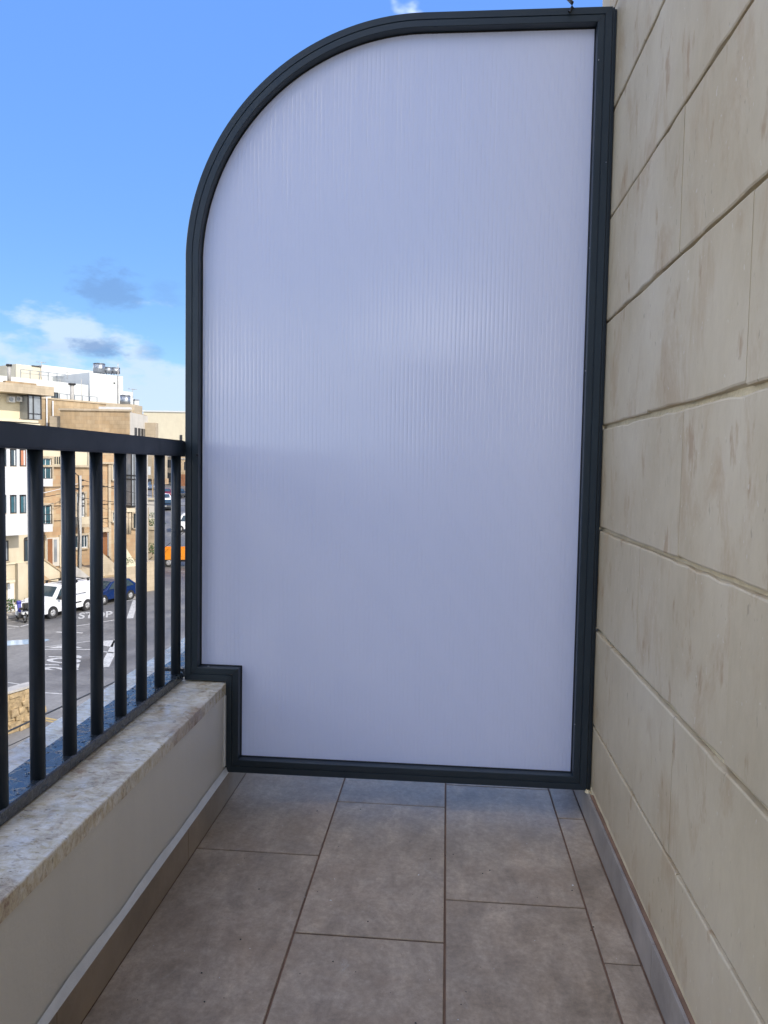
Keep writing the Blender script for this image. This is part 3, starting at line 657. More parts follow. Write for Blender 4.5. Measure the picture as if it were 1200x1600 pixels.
bl = obj('side_balcony', B(wC+.061, wC+.9, sl*.82, sl*.98, hC-2.1, hC-.6), M['tan3'], cb_); obj('balcony_slab', B(wC+.061, wC+1.0, sl*.81, sl*.99, hC-2.25, hC-2.11), M['cream'], bl)
tb = obj('roof_room', B(wC-2.2, wC-.1, sl*.35, sl*.8, hC+.001, hC+.62), M['tan3'], cb_)
pd = obj('tank_plinth', B(wC-2.6, wC-.3, 1.0, 3.2, hC+.001, hC+.38), M['alu'], cb_)
def tank(pos, r, h, label, group='steel water tanks on the roofs', n=20):
    t = empty('water_tank', pos, 0, label, 'water tank', group)
    obj('shell', MB().cyl((0, 0, .12), (0, 0, h-.04), r, r*.98, n), M['steel'], t); obj('lid', MB().cyl((0, 0, h-.04), (0, 0, h), r*1.04, r*.9, n), M['steel'], t)
    m = MB()
    for k in range(4): a = PI/4+k*PI/2; m.box(r*.7*math.cos(a)-.03, r*.7*math.cos(a)+.03, r*.7*math.sin(a)-.03, r*.7*math.sin(a)+.03, 0, .12)
    obj('feet', m, M['dark'], t); return t
pt = Vector((q0.x, q0.y, 0))+ex*(wC-1.0)+ey*2.0
tank((pt.x, pt.y, GZ+hC+.38), .38, .95, 'steel water tank on a white plinth above the brown corner block')

def upb(name, label, px0, px1, pyt, off, depth, mt='white', pref=None): return block(name, label, px0, px1, pyt, None, off, depth, mt, pref=pref)
w1, _, _, _ = upb('white_apartments', 'broad lower white rooftop wall with a small dark window', -40, 138, 592, 26, 10)
window(w1, 80, 613, 91, 628, 26, 'dark', 'glass', 1, .1)
for p in (93.5, 127): obj('wall_joint', fbox(MB(), p, 592, p+.5, 640, 25.95, .05), M['grey'], w1)
w2, _, _, _ = upb('white_apartments', 'cream topped penthouse wall left of the white rooftop row', 25, 65, 571, 33, 12, 'cream2')
obj('roof_edge', fbox(MB(), 50, 571.5, 65, 573, 32.9, .1), M['dark'], w2); obj('corner_strip', fbox(MB(), 64, 573, 65.5, 590, 32.9, .1), M['grey'], w2)
w3, _, _, _ = upb('white_apartments', 'long white penthouse wall behind the rooftop handrail', 65.6, 148, 575, 34, 12)
w4, u0, u1, zt = upb('white_apartments', 'tall white rooftop block that carries the row of steel tanks', 140, 192, 585, 27, 12)
obj('pipe', MB().cyl((L(184.5, 600, 26.9)[0], 26.9, zt-6), (L(184.5, 600, 26.9)[0], 26.9, zt+1.3), .05, n=6), M['pole'], w4); obj('vent', fbox(MB(), 178, 597.5, 180, 599.5, 26.93, .06), M['dark'], w4)
upb('white_apartments', 'small white rooftop block right of the tall white one', 192.5, 208, 612, 30, 10)
w5, _, _, _ = upb('white_apartments', 'low white parapet with a canopy beside the stone roof room', 206, 217, 624, 32, 8); obj('canopy', fbox(MB(), 211, 624, 218, 626, 31, .95), M['glass2'], w5)
def toppos(px, py, off): u, z = L(px, py, off); p = P0+T2*u+NB*off; return (p.x, p.y, z)
for (p, r, h, lb, pyb) in ((155, .62, 1.15, 'largest steel tank, leftmost of the row on the tall white block', 585), (168.5, .5, .75, 'middle steel tank of the row on the tall white block', 585), (180, .5, .75, 'rightmost steel tank of the row, by the thin rooftop pipe', 585.5)):
    tank(toppos(p, pyb, 29), r, h, lb)
# rooftop handrails and aerials
hr = front('rooftop_handrail', 'thin grey handrail round the white roof terrace', 'handrail')
off = 25.6; m = MB()
ua, ub = L(32, 585, 32)[0], L(102, 585, 32)[0]; za = zz(60, 581, 32); zc = zz(60, 586, 32)
m.box(ua, ub, 31.9, 31.97, za, za+.07).box(ua, ub, 31.9, 31.97, zc, zc+.05)
for k in range(6): c = ua+(ub-ua)*k/5; m.box(c-.03, c+.03, 31.9, 31.97, zc-1, za)
obj('rail', m, M['steel'], hr)
hr2 = front('rooftop_handrail', 'low grey handrail along the top of the long tan wall', 'handrail')
m = MB(); ua, ub = L(93, 618, 12)[0], L(152, 618, 12)[0]; za = zz(120, 618, 12); m.box(ua, ub, 12, 12.05, za, za+.05)
for k in range(6): c = ua+(ub-ua)*k/5; m.box(c-.02, c+.02, 12, 12.05, za-1.2, za)
obj('rail', m, M['steel'], hr2)
def aerial(px, pyt, pyb, off, label):
    x, y, z = toppos(px, pyb, off); h = toppos(px, pyt, off)[2]-z; t = empty('roof_aerial', (x, y, z), RZ, label, 'aerial', 'thin aerials on the roofs')
    obj('mast', MB().cyl((0, 0, 0), (0, 0, h), .03, n=6), M['pole'], t)
    m = MB().box(-.5, .5, -.02, .02, h-.1, h-.06)
    for k in range(5): m.box(-.5+.22*k, -.47+.22*k, -.18, .18, h-.1, h-.07)
    obj('antenna', m, M['pole'], t)
aerial(65, 565, 586, 33, 'thin aerial at the corner between the cream and white penthouse walls'); aerial(73.5, 608, 632, 9.4, 'short aerial over the tan wall next to the drain pipe')
aerial(105, 581, 592, 30, 'short aerial on the white terrace beside the end of the handrail'); aerial(207.5, 607, 622, 30, 'tiny aerial on the small white block near the stone roof room')

# cream wall beyond and stone houses at the end of the side street
def cross(name, label, px0, px1, pyt, depth, thick, mt, zb_):
    a = onp(px0, pyt, depth); b = onp(px1, pyt, depth); d = b-a; zt = (a.z+b.z)/2; d.z = 0
    t = empty(name, (a.x, a.y, zb_), math.atan2(d.y, d.x), label, 'building'); obj('wall', B(0, d.length, 0, thick, 0, zt-zb_), M[mt], t); t['w'] = d.length; return t, d.length, zt-zb_
e1, w, h = cross('cream_warehouse', 'long plain cream building closing the view at the end of the street', 224, 420, 645, 175, 20, 'cream2', -6)
obj('coping', B(-.2, w+.2, -.2, 20.2, h, h+.3), M['white'], e1); k = w/196
o = obj('window', B(k*57, k*61, -.08, .02, h-7.2, h-5.2), M['dark'], e1); obj('roof_hut', B(k*39, k*49, -3, -.01, h-7.5, h-6.8), M['grey'], e1)
px0 = 214
specs = [(214, 243, 700, 142, 'tan3', 'narrow stone house left in the far row at the street end'), (243, 271, 696, 144, 'tan3', 'pale stone house with arched windows in the far row'), (271, 300, 699, 141, 'tan2', 'brown stone house with a wide dark opening at the right of the far row'), (300, 345, 698, 143, 'tan3', 'stone house partly behind the screen in the far row')]
for i, (a, b, t_, dp, mt, lb) in enumerate(specs):
    t, w, h = cross('stone_house', lb, a, b, t_, dp, 9, mt, -4.2); t['group'] = 'stone houses in the far row'
    f_ = 8.0/(dp/1183*66)
    for rz_, fl in ((h-4.2, 0), (h-7.0, 1)):
        if rz_ < .2: continue
        for q in (.18, .58, .82):
            x = w*q; ww = obj('window', B(x, x+.75, -.05, .02, rz_, rz_+1.5), M['dark'], t)
            if i == 1 and fl: obj('arch', MB().prism([(x+.375-.45*math.cos(PI*j/8), rz_+1.5+.4*math.sin(PI*j/8)) for j in range(9)], -.06, .01, axis='y'), M['dark'], ww)
    obj('cornice', B(-.02, w+.0, -.25, -.001, h-.5, h-.25), M['cream'], t); obj('string_course', B(-.01, w, -.15, -.001, h-2.2, h-2.0), M['conc'], t)
    if i == 2: obj('garage_door', B(w*.3, w*.85, -.08, -.001, .6, 3.2), M['wood'], t)

# houses on the right hand side of the side street, hidden by the screen in the photograph
for i, (yy, hh, mt, lb) in enumerate(((46, 7.5, 'cream', 'cream house nearest on the right side of the side street, behind the screen'), (56.5, 6.2, 'tan3', 'pale stone house in the middle of the right street side, behind the screen'), (67, 7.0, 'white', 'white house furthest up the right side of the side street, behind the screen'))):
    t = empty('street_house', (-.352*yy+10.5, yy, GZ), math.atan2(.949, -.314), lb, 'building')
    obj('wall', B(0, 10, -9, 0, 0, hh), M[mt], t); obj('coping', B(-.05, 10.05, -9.05, .12, hh+.001, hh+.18), M['tan3'], t)
    for q in (1.2, 4.4, 7.6):
        for z in (1.0, 4.1):
            w = obj('window', B(q, q+1.1, .001, .05, z, z+1.5), M['dark'], t); obj('pane', B(q+.08, q+1.02, .051, .06, z+.08, z+1.42), M['glass'], w)
# --- side street: pavements, walls, lines ---------------------------------------
SD = Vector((-.314, .949, 0)).normalized()
def slab(name, pts, z, h, mt, kind='structure', label=None, cat=None):
    m = MB(); n = len(pts); m.add([(p[0], p[1], z) for p in pts]+[(p[0], p[1], z+h) for p in pts], [tuple(reversed(range(n))), tuple(range(n, 2*n))]+[(i, (i+1) % n, n+(i+1) % n, n+i) for i in range(n)])
    o = obj(name, m, M[mt]); return tag(o, label, cat, None, kind)
def sheet_poly(name, quads, mt, dz=.004, parent=None):
    m = MB()
    for q in quads: m.add([(p[0], p[1], (road_z(p[0], p[1]))-.012+dz) for p in q], [tuple(range(len(q)))])
    return obj(name, m, M[mt], parent)
fa = P0+T2*(-16)+NB*(-1.0); fb = P0+T2*(uA1)+NB*(-1.0); fc = P0+T2*(uA1)+NB*(0); fd = P0+T2*(-16)+NB*0
slab('pavement', [fa, fb, fc, fd], GZ-.02, .13, 'pave')
g1 = gnd(236, 905); g2 = gnd(216, 925)
# retaining walls at the left of the side street (between the tan houses and the road)
rw = empty('garden_terrace', (0, 0, GZ), 0, 'stepped stone garden walls at the near left of the side street', 'wall')
def cwall(px0, px1, pyt, pyb, depth, th, mt, name='garden_wall'):
    a = onp(px0, pyt, depth); b = onp(px1, pyt, depth); zt = (a.z+b.z)/2; zb_ = min(onp(px0, pyb, depth).z, zt-.2); d = b-a; d.z = 0; e = d.normalized(); nn = Vector((-e.y, e.x, 0))
    vs = [a, b, b+nn*th, a+nn*th]; m = MB(); m.add([(v.x, v.y, zb_-GZ) for v in vs]+[(v.x, v.y, zt-GZ) for v in vs], [(3, 2, 1, 0), (4, 5, 6, 7), (0, 1, 5, 4), (1, 2, 6, 5), (2, 3, 7, 6), (3, 0, 4, 7)])
    return obj(name, m, M[mt], rw)
cwall(214, 243, 827, 905, 62, .5, 'tan3'); cwall(213, 250, 823, 827.5, 61.9, .7, 'cream', 'coping'); cwall(212, 249, 810, 824, 72, .5, 'cream2'); cwall(212, 247, 779, 811, 82, .5, 'grey'); cwall(214, 246, 778, 780, 81.8, .7, 'cream', 'coping')
cwall(228, 244, 712, 748, 96, 5, 'tan3', 'hut_wall'); cwall(231, 234, 729, 742, 94, .3, 'white', 'hut_door'); cwall(237.5, 239, 714, 778, 88, .2, 'tan2', 'timber_post'); cwall(236, 250, 748, 757, 100, 4, 'tan', 'hut_wall')
cwall(217, 241, 884, 935, 56, .4, 'tan3'); cwall(230, 231.4, 793, 905, 61, .2, 'tan3', 'gate_post')
def plant(pos, h, w, n, label, cat='shrub', seed=1, group=None):
    r = random.Random(seed); t = empty('shrub', pos, 0, label, cat, group); m = MB()
    for i in range(n):
        c = Vector((r.gauss(0, w*.33), r.gauss(0, w*.33), h*r.uniform(.15, 1))); a = Vector((r.uniform(-1, 1), r.uniform(-1, 1), r.uniform(-.5, 1))).normalized(); b = a.orthogonal().normalized(); s = r.uniform(.5, 1)*h*.14
        m.add([c-a*s, c+b*s*.45, c+a*s, c-b*s*.45], [(0, 1, 2, 3)])
    obj('foliage', m, M['leaf'], t); obj('stem', MB().cyl((0, 0, 0), (0, 0, h*.6), h*.03, n=6), M['wood'], t); return t
def gpos(px, py, depth): p = onp(px, py, depth); return (p.x, p.y, p.z)
plant(gpos(238, 867, 60), .9, .7, 120, 'spiky green plant against the stone garden wall by the side street', seed=2)
plant(gpos(236, 826, 66), .9, 1.3, 160, 'dark bush between the two pale garden walls', seed=3)
plant(gpos(237, 810, 75), .6, .9, 120, 'small shrub on top of the white garden wall', seed=4)
plant(gpos(200, 883, 50.5), .5, .7, 90, 'low green plant on the terrace of the corner house', seed=5)
plant(gpos(17, 957, 43.5), .75, .45, 130, 'small green potted plant beside the moped', seed=6)
plant(gpos(238, 916, 59), .35, 1.2, 90, 'low weeds at the foot of the wall corner', seed=8)
# far pavement of the side street
pa = [gnd(243, 905)]
slab('kerb_island', [gnd(243, 903), gnd(243, 913), gnd(215, 935), gnd(209, 927)], GZ-.02, .13, 'pave')
m = MB()
for (a, b) in (((14, 120), (14, 120)),): pass
fr = [onp(244, 800, 96), onp(262, 800, 100)]
# painted lines -------------------------------------------------------------------
marks = empty('road_markings', (0, 0, 0), 0, None, None); marks['kind'] = 'structure'
def line(a, b, w, nm='painted_line', mt='paint'):
    a = gnd(*a); b = gnd(*b); d = (b-a).normalized(); n = Vector((-d.y, d.x, 0))*w/2
    return sheet_poly(nm, [[a-n, b-n, b+n, a+n]], mt, .006, marks)
line((214, 931), (203, 966), .36); line((188, 992), (163, 1042), .40)
line((157, 972), (182, 968), .13); line((118, 978), (142, 974.5), .12); line((66, 1014.5), (145, 1014.5), .12); line((60, 1012), (145, 1001), .10)
line((155, 1017), (178, 1020), .14); line((12, 977), (32, 979.5), .14); line((30, 979.5), (60, 971), .14); line((13, 982), (24, 981), .10)
line((12, 1066), (45, 1071), .07); line((12, 1078), (98, 1084), .09); line((88, 987), (98, 988), .2); line((119, 988), (129, 989), .15); line((196, 939), (212, 936), .14)
line((12, 972), (45, 969), .08); line((262, 893), (290, 893), .10)
sheet_poly('give_way_triangle', [[gnd(74, 1012.5), gnd(107, 1006.5), gnd(130, 1012.5)]], 'paint', .006, marks)
sheet_poly('painted_arrow', [[gnd(158, 1001), gnd(180, 1000), gnd(176, 1011), gnd(158, 1008)]], 'paint', .006, marks)
def road_text(txt, corners, size=1):
    """painted word laid into a ground quadrilateral: corners = start of baseline, end of baseline, direction of letter tops"""
    cu = bpy.data.curves.new('road_word', 'FONT'); cu.body = txt; cu.size = 1; cu.offset = .022; tmp = bpy.data.objects.new('tmp', cu); COL.objects.link(tmp)
    dg = bpy.context.evaluated_depsgraph_get(); me = bpy.data.meshes.new_from_object(tmp.evaluated_get(dg)); bpy.data.objects.remove(tmp)
    xs2 = [v.co.x for v in me.vertices]; ys2 = [v.co.y for v in me.vertices]; x0, x1, y0, y1 = min(xs2), max(xs2), min(ys2), max(ys2)
    a, b, c = [gnd(*q) for q in corners]
    for v in me.vertices:
        p = a+(b-a)*((v.co.x-x0)/(x1-x0))+(c-a)*((v.co.y-y0)/(y1-y0)); v.co = (p.x, p.y, GZ-.012+.007)
    me.materials.clear(); me.materials.append(M['paint']); o = link('painted_word', me, marks); return o
road_text('STOP', ((66, 1046), (77, 1022), (122, 1048)))
road_text('STOP', ((122, 967), (176, 964), (124, 957)))
line((66, 1120.5), (89, 1125), .12, 'yellow_line', 'yellow'); line((66, 1124), (86, 1128.5), .12, 'yellow_line', 'yellow')
c = gnd(30, 1003.5); m = MB(); pp = []
for i in range(26):
    t = 2*PI*i/26; pp.append((c.x+1.15*math.cos(t)*(1+.12*math.sin(3*t)), c.y+.75*math.sin(t)*(1+.15*math.sin(2*t+1))+.45*math.cos(t)))
m.add([(p[0], p[1], GZ-.004) for p in pp], [tuple(range(26))]); tag(obj('puddle', m, M['water']), kind='structure')
# rubble limestone wall below ------------------------------------------------------
rbw = empty('rubble_wall', (0, 0, GZ), 0, 'yellow rubble limestone wall down in the lower left corner below the railing', 'wall')
a = gnd(-60, 1170); b = gnd(52, 1132); d = (b-a); Lw = d.length; d.normalize(); nn = Vector((-d.y, d.x, 0)); r = random.Random(5)
stm = [MB().add([(x*(1-.4*r.random()), y*(1-.35*r.random()), z*(1-.35*r.random())) for x in (-.5, .5) for y in (-.5, .5) for z in (-.5, .5)], [(0, 1, 3, 2), (4, 6, 7, 5), (0, 4, 5, 1), (2, 3, 7, 6), (0, 2, 6, 4), (1, 5, 7, 3)]).mesh('stone', M['rubble'], .06) for _ in range(6)]
for row in range(7):
    x = r.uniform(0, .2)
    while x < Lw:
        w = r.uniform(.16, .52); p = a+d*(x+w/2)+nn*r.uniform(-.08, .08); o = link('stone', stm[r.randrange(6)], rbw); o.location = (p.x, p.y, .10+row*.195+r.uniform(-.04, .04)); o.scale = (w*r.uniform(.85, 1.08), r.uniform(.38, .62), .2*r.uniform(.8, 1.5)); o.rotation_euler = (r.uniform(-.12, .12), r.uniform(-.16, .16), math.atan2(d.y, d.x)+r.uniform(-.06, .06)); x += w
cen = a+d*Lw/2
o = obj('wall_core', B(-Lw/2, Lw/2, -.12, .12, 0, 1.36), M['rubble'], rbw); o.location = (cen.x, cen.y, 0); o.rotation_euler = (0, 0, math.atan2(d.y, d.x))
o = obj('wall_cap', B(-Lw/2, Lw/2, -.2, .25, 1.37, 1.45), M['conc'], rbw); o.location = (cen.x, cen.y, 0); o.rotation_euler = (0, 0, math.atan2(d.y, d.x))

# --- utility pole and cables -------------------------------------------------------
pb_ = gnd(124, 937); up = empty('utility_pole', (pb_.x, pb_.y, GZ), RZ, 'grey utility pole with insulators standing behind the white van', 'utility pole')
hP = onp(127.5, 743, (pb_-ORG).dot(CW)).z-GZ
obj('pole', MB().cyl((0, 0, 0), (.1, 0, hP), .16, .10, 12), M['pole'], up)
obj('down_cable', MB().tube([(-.12+.05*math.sin(k*1.3), -.16, hP*(k/12)) for k in range(13)]+[(-.3, -.1, hP+.15), (-.65, 0, hP+.45)], .045, 6), M['black'], up)
obj('crossarm', B(-.75, .25, -.05, .05, hP-.9, hP-.8), M['dark'], up)
for k in range(5): obj('insulator', MB().cyl((.16, 0, hP-.3-.42*k), (.34, 0, hP-.3-.42*k), .06, n=8), M['dark'], up)
for k in (-.65, -.45): obj('insulator', MB().cyl((k, 0, hP-.8), (k, 0, hP-.62), .05, n=8), M['dark'], up)
topP = Vector((pb_.x, pb_.y, GZ+hP))
def wire(p, q, sag, r, label, mt='black'):
    p = Vector(p); q = Vector(q); pts = [p.lerp(q, i/24)-Vector((0, 0, sag*4*(i/24)*(1-i/24))) for i in range(25)]
    mid = pts[0]; return tag(obj('overhead_cable', MB().tube(pts, r, 5), M[mt]), label, 'cable', 'overhead cables')
fl = P0+T2*(-6)+NB*(-1.2)
wire(topP-Vector((0, 0, .5)), fl+Vector((0, 0, onp(0, 775, 45).z)), .5, .022, 'pale lower cable running left from the pole across the white bay', 'alu')
wire(topP-Vector((0, 0, .9)), fl+Vector((0, 0, onp(0, 768, 45).z+.2)), .6, .018, 'dark cable running left from the pole just under the bay windows')
wire(topP-Vector((0, 0, .2)), P0+T2*13.5+NB*(-.5)+Vector((0, 0, onp(178, 783, 50).z)), .35, .02, 'dark cable running right from the pole towards the corner house')
wire(topP-Vector((0, 0, 1.4)), P0+T2*14.8+NB*(-1.2)+Vector((0, 0, onp(200, 789, 52).z)), .3, .02, 'lowest dark cable running right from the pole past the pilasters')
wire(onp(-120, 1204, 9), onp(330, 996, 30), .0, .016, 'thick black cable slanting over the road just beyond the railing')
wire(onp(-120, 1228, 12), onp(190, 1083, 16), .0, .008, 'thin black wire slanting over the yellow rubble wall')
wire(onp(200, 900, 60), onp(300, 822, 66), .0, .03, 'dark cable slanting above the orange truck')

# ================================================================== VEHICLES
def wheel(par, x, y, r, w=.2, side=1, rim='rim'):
    wh = obj('wheel', MB().cyl((x, y-w/2, r), (x, y+w/2, r), r, n=24), M['tyre'], par)
    ys_ = y+side*(w/2+.004); m = MB().cyl((x, y+side*w*.45, r), (x, ys_, r), r*.62, r*.58, n=20)
    for k in range(5):
        t = 2*PI*k/5; m.cyl((x, ys_, r), (x+r*.55*math.cos(t), ys_+side*.006, r+r*.55*math.sin(t)), .03, .022, 6)
    obj('rim', m, M[rim], wh); return wh
def car(name, loc, rz, label, paint, L_=4.0, W=1.7, prof=None, glasshouse=None, wb=(.7, 3.2), r=.31, group=None, cat='car', rim='rim', dark_side=True):
    """car pointing to -x: prof is the side outline, glasshouse the side windows"""
    t = empty(name, loc, rz, label, cat, group)
    # body: side outline swept over width with tumblehome
    n = len(prof); vs = []; rows = [(-1, .0), (-.93, .0), (.93, .0), (1, .0)]
    def wat(z, k): return (W/2)*(1 if z < .95 else 1-.30*(z-.95)/.9)*k
    m = MB(); ks = (-1, -.92, 0, .92, 1)
    for k in ks:
        for (x, z) in prof:
            cx = sum(p[0] for p in prof)/n; cz = sum(p[1] for p in prof)/n; s = 1 if abs(k) < 1 else .965
            vs.append((cx+(x-cx)*s, wat(z, k), cz+(z-cz)*s))
    fs = [(a*n+i, a*n+(i+1) % n, (a+1)*n+(i+1) % n, (a+1)*n+i) for a in range(4) for i in range(n)]+[tuple(reversed(range(n))), tuple(4*n+i for i in range(n))]
    m.add(vs, fs); body = obj('body', m, M[paint], t, .02)
    for s in (-1, 1):
        for gp in glasshouse:
            o_ = .006; vs = [(x, s*(wat(z, 1)+o_), z) for x, z in gp]+[(x, s*(wat(z, 1)-.05), z) for x, z in gp]; k = len(gp)
            obj('side_window', MB().add(vs, [tuple(range(k)), tuple(range(2*k-1, k-1, -1))]+[(i, (i+1) % k, k+(i+1) % k, k+i) for i in range(k)]), M['glass'], t)
        for x in wb:
            ar = obj('wheel_arch', MB().cyl((x, s*(W/2-.22), r), (x, s*(W/2+.006), r), r*1.18, n=24), M['black'], t)
            wheel(t, x, s*(W/2-.09), r, .2, s, rim)
    return t, wat
vprof = [(0, .28), (0, .55), (.05, .86), (.22, .98), (.95, 1.14), (1.50, 1.72), (1.75, 1.80), (4.25, 1.80), (4.36, 1.66), (4.40, .9), (4.40, .28)]
vfw, vrw = gnd(83, 966), gnd(137.5, 953.5); hd = (vfw-vrw); hd.z = 0; hd.normalize()
vang = math.atan2(-hd.y, -hd.x); nrm = Vector((math.sin(vang), -math.cos(vang), 0))
org = vfw-Vector((math.cos(vang), math.sin(vang), 0))*.85-nrm*.9
van, wat = car('white_van', (org.x, org.y, GZ), vang, 'white panel van with a black roof rack, parked facing left by the stairs', 'carw', 4.4, 1.8, vprof, [[(1.12, 1.05), (1.62, 1.60), (2.05, 1.62), (2.05, 1.02)]], (.85, 3.55), .32, cat='van')
wr = [(1.02, 1.19), (1.50, 1.70)]
m = MB(); m.add([(wr[0][0]-.02, -.70, wr[0][1]+.01), (wr[0][0]-.02, .70, wr[0][1]+.01), (wr[1][0]-.02, .60, wr[1][1]+.012), (wr[1][0]-.02, -.60, wr[1][1]+.012)], [(0, 1, 2, 3)])
m.add([(wr[0][0]+.02, -.70, wr[0][1]-.03), (wr[0][0]+.02, .70, wr[0][1]-.03), (wr[1][0]+.02, .60, wr[1][1]-.03), (wr[1][0]+.02, -.60, wr[1][1]-.03)], [(3, 2, 1, 0)])
obj('windscreen', m, M['glass'], van)
obj('bumper', B(-.06, .10, -.86, .86, .24, .60), M['black'], van, .03)
for s in (-1, 1):
    obj('headlight', B(-.0, .16, s*.62-.2, s*.62+.2, .66, .84), M['lamp'], van, .03); obj('side_moulding', B(1.9, 3.05, s*.905-.012, s*.905+.012, .60, .67), M['black'], van); obj('door_rail', B(2.6, 3.5, s*.882-.01, s*.882+.01, 1.12, 1.15), M['black'], van)
    obj('wing_mirror', B(1.25, 1.40, s*.98-.1, s*.98+.1, 1.02, 1.24), M['black'], van, .03)
    obj('fog_light', B(-.075, -.05, s*.6-.08, s*.6+.08, .34, .44), M['lamp'], van)
rk = obj('roof_rack', MB().box(1.75, 4.1, -.66, -.62, 1.92, 1.96).box(1.75, 4.1, .62, .66, 1.92, 1.96).box(1.9, 1.95, -.68, .68, 1.88, 1.92).box(2.9, 2.95, -.68, .68, 1.88, 1.92).box(3.85, 3.9, -.68, .68, 1.88, 1.92), M['black'], van)
for x in (1.92, 2.92, 3.87):
    for s in (-1, 1): obj('rack_foot', B(x-.06, x+.06, s*.66-.04, s*.66+.04, 1.79, 1.90), M['black'], rk)
cprof = [(0, .26), (0, .58), (.08, .74), (.85, .90), (1.45, 1.36), (2.0, 1.45), (3.0, 1.40), (3.55, 1.02), (3.72, .9), (3.76, .3)]
gh = [[(1.08, .93), (1.50, 1.30), (2.05, 1.38), (2.05, .93)], [(2.12, .93), (2.12, 1.38), (2.85, 1.33), (3.25, .97)]]
f1, f2 = gnd(162, 945.5), gnd(201.5, 937.5); hd = (f1-f2); hd.z = 0; hd.normalize(); ca = math.atan2(-hd.y, -hd.x); nrm = Vector((math.sin(ca), -math.cos(ca), 0)); org = f1-Vector((math.cos(ca), math.sin(ca), 0))*.65-nrm*.8
def hatch(name, loc, rz, label, paint, group=None, wheels=(.65, 3.05)):
    t, _ = car(name, loc, rz, label, paint, 3.76, 1.62, cprof, gh, wheels, .30, group)
    obj('windscreen', MB().prism([(.93, .96), (1.45, 1.345), (1.42, 1.39), (.88, .97)], -.58, .58, axis='y'), M['glass'], t)
    obj('rear_window', MB().prism([(3.06, 1.36), (3.50, 1.05), (3.54, 1.08), (3.08, 1.40)], -.55, .55, axis='y'), M['glass'], t)
    for s in (-1, 1): obj('headlight', B(-.01, .12, s*.58-.16, s*.58+.16, .56, .70), M['lamp'], t, .02); obj('tail_light', B(3.66, 3.78, s*.62-.09, s*.62+.09, .62, .86), M['carr'], t)
    obj('bumper', B(-.05, .06, -.76, .76, .28, .48), M[paint], t, .02)
    return t
bc = hatch('blue_hatchback', (org.x, org.y, GZ), ca, 'dark blue small hatchback parked behind the white van', 'carb', None, (.65, 2.95)); 
base = hatch('parked_car', (0, 0, 0), 0, '', 'carr', 'cars parked up the side street')
def setpaint(t, mt):
    for ch in t.children:
        if ch.name.split('.')[0] in ('body', 'bumper'):
            ch.data = ch.data.copy(); ch.data.materials.clear(); ch.data.materials.append(M[mt])
far = [(263, 777.5, 'carr', .35, 'dark red hatchback, furthest of the cars seen between the last balusters'), (261, 787, 'carw', .3, 'white hatchback between the red car and the black car up the street'), (264, 797.5, 'card', .25, 'black hatchback, nearest of the cars parked up the side street'), (237, 765.5, 'carg', -.1, 'grey blue hatchback parked above the garden walls'), (284, 777.5, 'card', .4, 'dark car at the street end beside the screen frame')]
for i, (px, py, mt, ang, lb) in enumerate(far):
    d = ray(px, py); best = None
    for k in range(400, 1500):
        p = ORG+d*(k/10)
        if p.z <= road_z(p.x, p.y)-.012: best = p; break
    best = best or (ORG+d*100)
    t = base if i == 0 else copy_tree(base); setpaint(t, mt); t['label'] = lb
    a_ = math.atan2(SD.y, SD.x)+ang; c_ = Vector((math.cos(a_), math.sin(a_), 0)); t.location = best-c_*.4; t.rotation_euler = (0, 0, a_)
    if py in (765.5,): t.location.z = best.z
# white box van further up
px, py = 292, 828
d = ray(px, py); p = ORG+d*88; t, _ = car('delivery_van', (p.x-1.5, p.y-.6, road_z(p.x, p.y)-.012), .45, 'white van up the street, half behind the screen frame', 'carw', 4.4, 1.8, [(0, .28), (0, .6), (.08, 1.0), (.5, 1.15), (.95, 1.9), (1.3, 2.1), (4.6, 2.1), (4.7, .28)], [[(.8, 1.2), (1.15, 1.85), (1.8, 1.88), (1.8, 1.2)]], (.8, 3.8), .33, cat='van')
obj('windscreen', MB().prism([(.50, 1.22), (.93, 1.93), (.88, 1.96), (.45, 1.24)], -.7, .7, axis='y'), M['glass'], t)
# orange tipper truck
tp = gnd(251, 884); tr = empty('orange_truck', (tp.x, tp.y, GZ), math.radians(12), 'small orange tipper truck in the side street, seen beside the screen frame', 'truck')
obj('chassis', B(.1, 4.6, -.7, .7, .45, .62), M['dark'], tr)
obj('bed_side', MB().box(.0, 2.7, -.85, -.80, .64, 1.62).box(.0, 2.7, .80, .85, .64, 1.62).box(0, .05, -.8, .8, .64, 1.62).box(2.65, 2.7, -.8, .8, .64, 1.75).box(.05, 2.65, -.8, .8, .64, .70), M['orange'], tr, .01)
obj('cab', MB().prism([(2.9, .5), (4.5, .5), (4.62, 1.2), (4.25, 2.35), (2.95, 2.35)], -.82, .82, axis='y'), M['orange'], tr, .03)
for s in (-1, 1): obj('side_window', B(3.25, 4.1, s*.83-.01, s*.83+.01, 1.35, 2.05), M['glass'], tr)
obj('windscreen', MB().prism([(4.60, 1.30), (4.29, 2.25), (4.33, 2.27), (4.64, 1.32)], -.72, .72, axis='y'), M['glass'], tr)
for x in (.8, 3.7):
    for s in (-1, 1): wheel(tr, x, s*.70, .38, .24, s)
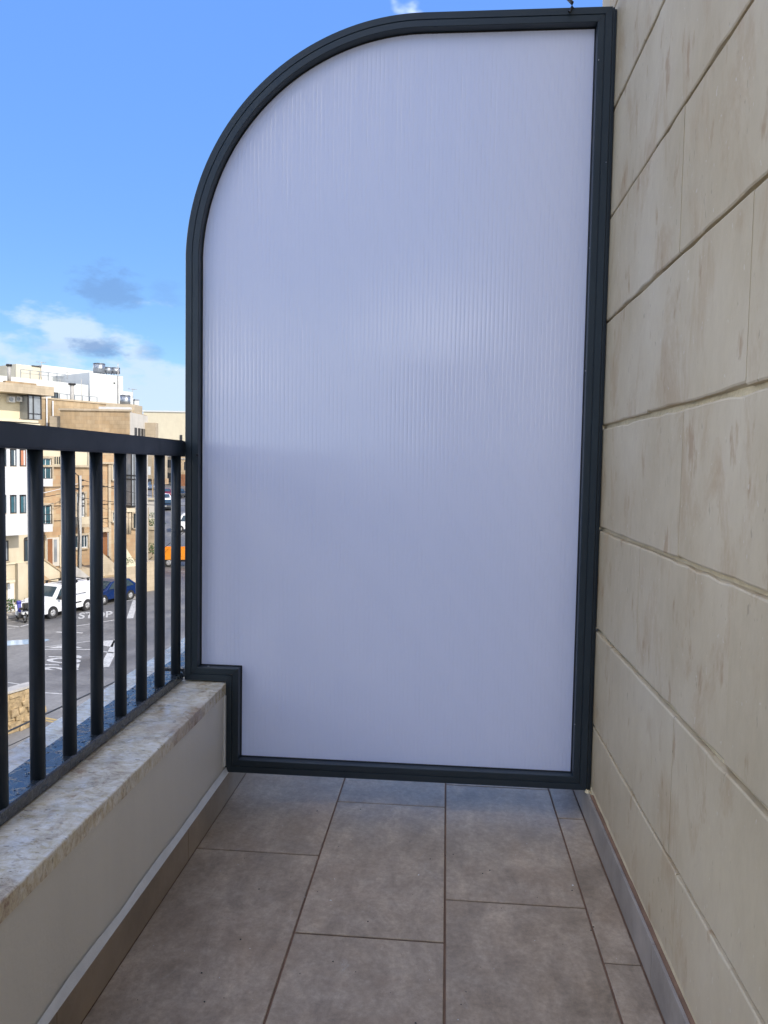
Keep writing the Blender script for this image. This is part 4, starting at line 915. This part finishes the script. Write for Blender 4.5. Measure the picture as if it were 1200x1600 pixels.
# moped
mp0 = gnd(22.5, 969); mp1 = gnd(39, 973); hd = (mp0-mp1); hd.z = 0; hd.normalize(); ma = math.atan2(hd.y, hd.x)
mo = empty('moped', (mp1.x, mp1.y, GZ), ma-.2, 'blue and white moped parked facing left in front of the cream house', 'moped')
def ring(par, x, r):
    m = MB(); N = 24
    for i in range(N):
        pass
    m.tube([(x+r*math.cos(2*PI*i/N), 0, r+.04+r*math.sin(2*PI*i/N)) for i in range(N+1)], .045, 8); w = obj('wheel', m, M['tyre'], par)
    m = MB().cyl((x, -.05, r+.04), (x, .05, r+.04), .07, n=12)
    for k in range(9): t = 2*PI*k/9; m.cyl((x, 0, r+.04), (x+r*math.cos(t), 0, r+.04+r*math.sin(t)), .006, n=4)
    obj('spokes', m, M['rim'], w)
ring(mo, 0, .27); ring(mo, 1.18, .27)
obj('leg_shield', MB().prism([(.86, .28), (1.02, .30), (1.10, .86), (1.02, .92), (.90, .60)], -.20, .20, axis='y'), M['alu'], mo, .03)
obj('front_body', MB().prism([(.78, .50), (.88, .52), (1.0, .98), (.92, 1.0)], -.10, .10, axis='y'), M['bluep'], mo, .02)
obj('headlamp_cowl', MB().prism([(.90, .92), (1.08, .86), (1.14, 1.02), (1.02, 1.12), (.88, 1.06)], -.12, .12, axis='y'), M['bluep'], mo, .03)
obj('handlebar', MB().cyl((.92, -.32, 1.06), (.92, .32, 1.06), .016).cyl((.94, .24, 1.06), (.90, .30, 1.26), .01).cyl((.94, -.24, 1.06), (.90, -.30, 1.26), .01), M['dark'], mo)
obj('fork', MB().cyl((1.04, .07, .85), (1.18, .07, .31), .018).cyl((1.04, -.07, .85), (1.18, -.07, .31), .018), M['alu'], mo)
obj('front_mudguard', MB().tube([(1.18+.34*math.cos(t), 0, .31+.34*math.sin(t)) for t in [PI*(.15+.75*i/10) for i in range(11)]], .05, 6), M['alu'], mo)
obj('engine', MB().box(.30, .70, -.12, .12, .22, .46).cyl((.42, -.14, .30), (.42, .14, .30), .12), M['dark'], mo, .02)
obj('frame_tube', MB().tube([(1.0, 0, .80), (.80, 0, .48), (.50, 0, .50), (.15, 0, .66)], .05, 8), M['bluep'], mo)
obj('seat', MB().prism([(-.05, .70), (.62, .66), (.66, .76), (.30, .82), (-.08, .80)], -.13, .13, axis='y'), M['black'], mo, .03)
obj('top_box', B(-.42, -.06, -.18, .18, .84, 1.14), M['black'], mo, .04); obj('side_cover', B(-.10, .22, -.15, .15, .46, .64), M['alu'], mo, .03); obj('exhaust', MB().cyl((.3, -.14, .22), (-.25, -.16, .28), .035, .05), M['steel'], mo)

for o in list(bpy.data.objects):
    if 'w' in o.keys(): del o['w']
